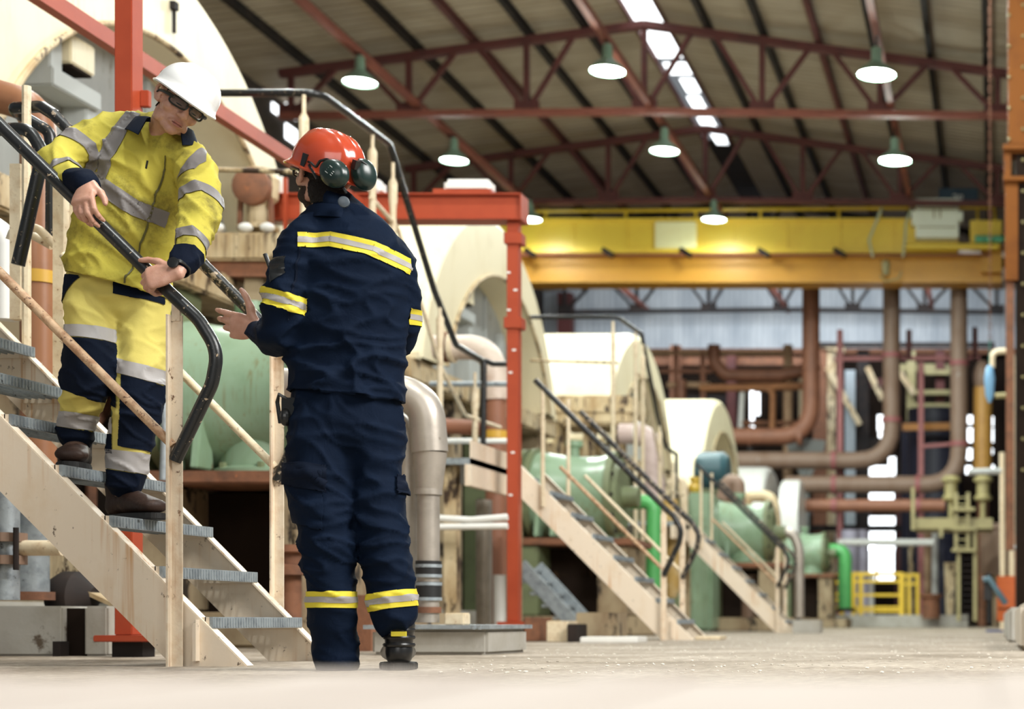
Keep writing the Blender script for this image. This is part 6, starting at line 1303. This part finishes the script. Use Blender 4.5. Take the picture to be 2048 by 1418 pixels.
# head wear
RH2 = frame((-.86, .46, .40), roll=-2)
hc = at(657, 336, 5.55); hh = helmet(hc, RH2, HELM_R, man2, .110, .132, .122, .036)
LH = lambda x, y, z: hc + RH2 @ V((x, y, z))
mf = MB()
def muff(c, n, up, name, lab=None):
    n = V(n).normalized(); up = V(up); up = (up - n * up.dot(n)).normalized(); s = up.cross(n); M = Matrix((s, up, n)).transposed()
    mb = MB(); mb.ball(c, (.047, .056, .026), M, 24, 12); mb.ball(c + n * .012, (.041, .050, .022), M, 24, 12); o = link_mesh(name, voxel(mb, .004, 6), MUFF, hh, True)
    MB().lathe([(-.022, .028), (-.022, .040), (-.008, .042), (-.008, .03)], c, n, 24).build('ear_cushion', BLACK, o, True)
    return o, M
cA = at(669, 347, 5.415); cB = at(727, 349, 5.51)
m1, M1 = muff(cA, (-.15, -.95, .12), (-.75, .1, .62), 'ear_muff'); m2, M2 = muff(cB, (.75, -.55, .1), (-.1, .1, 1), 'ear_muff')
mb = MB()
for dx, dy, hgt in ((-.012, .006, .012), (-.004, .006, .012), (.004, .006, .012), (.012, .006, .012), (-.010, -.010, .006), (-.003, -.010, .006), (.004, -.010, .006)):
    q = cA + M1 @ V((dx, dy - .01, .0325)); mb.tube([q, q + M1 @ V((0, hgt, 0))], .0011, 5)
mb.tube([cA + M1 @ V((.028, -.01, .024)), cA + M1 @ V((.03, .004, .023)), cA + M1 @ V((.026, .016, .025))], .001, 5)
mb.build('print', MARK, m1)
mb = MB(); a0 = at(614, 322, 5.455); mb.tube(fillet([a0, at(622, 326, 5.43), at(632, 335, 5.42), at(640, 322, 5.41), at(655, 318, 5.41), at(668, 330, 5.41)], .01, 4), .0045, 8); mb.box(a0, (.03, .02, .045), RH2); mb.box(at(610, 312, 5.465), (.022, .02, .03), RH2); mb.tube([at(618, 330, 5.44), at(627, 345, 5.43), at(634, 358, 5.43)], .0045, 8)
mb.build('muff_arm', GLOSS_K, hh); mb = MB(); mb.tube([at(712, 326, 5.47), at(722, 322, 5.48), at(733, 330, 5.49)], .0045, 8); mb.box(at(712, 330, 5.47), (.02, .02, .03), RH2); mb.build('muff_arm', GLOSS_K, hh)
glasses(HC2, HR2, man2, GLOSS_K)
MAN2 = man2.data
hair_on(MAN2, HC2, HR2, lambda l: l.y < .028 and l.z > -.105 - .2 * l.y and (l.y < -.03 or l.z > -.01) and not (abs(l.x) > .068 and -.034 < l.y < .022 and -.035 < l.z < .036), HAIR, man2, 'hair', .006)
hair_on(MAN2, HC2, HR2, lambda l: l.z < -.040 and l.y > -.005 and l.z > -.125 and not (abs(l.x) < .02 and l.z > -.078 and l.y > .08), STUB, man2, 'beard', .002)
MB().lathe([(0, .018), (.012, .018), (.014, .014)], at(688, 405, 5.45), (.3, -.95, 0), 20).build('ratchet_knob', plain('grey_knob', (0.08, 0.10, 0.12), .4), hh, True)
# boots
hL = V((at(672, 0, 5.47).x, 5.45, 0)); boot('boot', hL, hL + V((-.10, .28, 0)), (0, 0, 1), LEATHER_K, man2, .13, .05)
hR = V((at(800, 0, 5.50).x, 5.495, 0)); rb = boot('boot', hR, hR + V((-.10, .26, 0)), (0, 0, 1), LEATHER_K, man2, .15, .054)
MB().box(hR + V((0.0, -.006, .122)), (.05, .006, .016)).build('boot_label', TAPE_Y, rb); mb = MB()
for z in (.085, .11, .135): mb.tube([hR + V((.047 * cos(a) - .02, .058 + .056 * sin(a), z)) for a in [pi + pi * k / 10 for k in range(11)]], .007, 6)
mb.build('ankle_padding', LEATHER_K, rb, True)
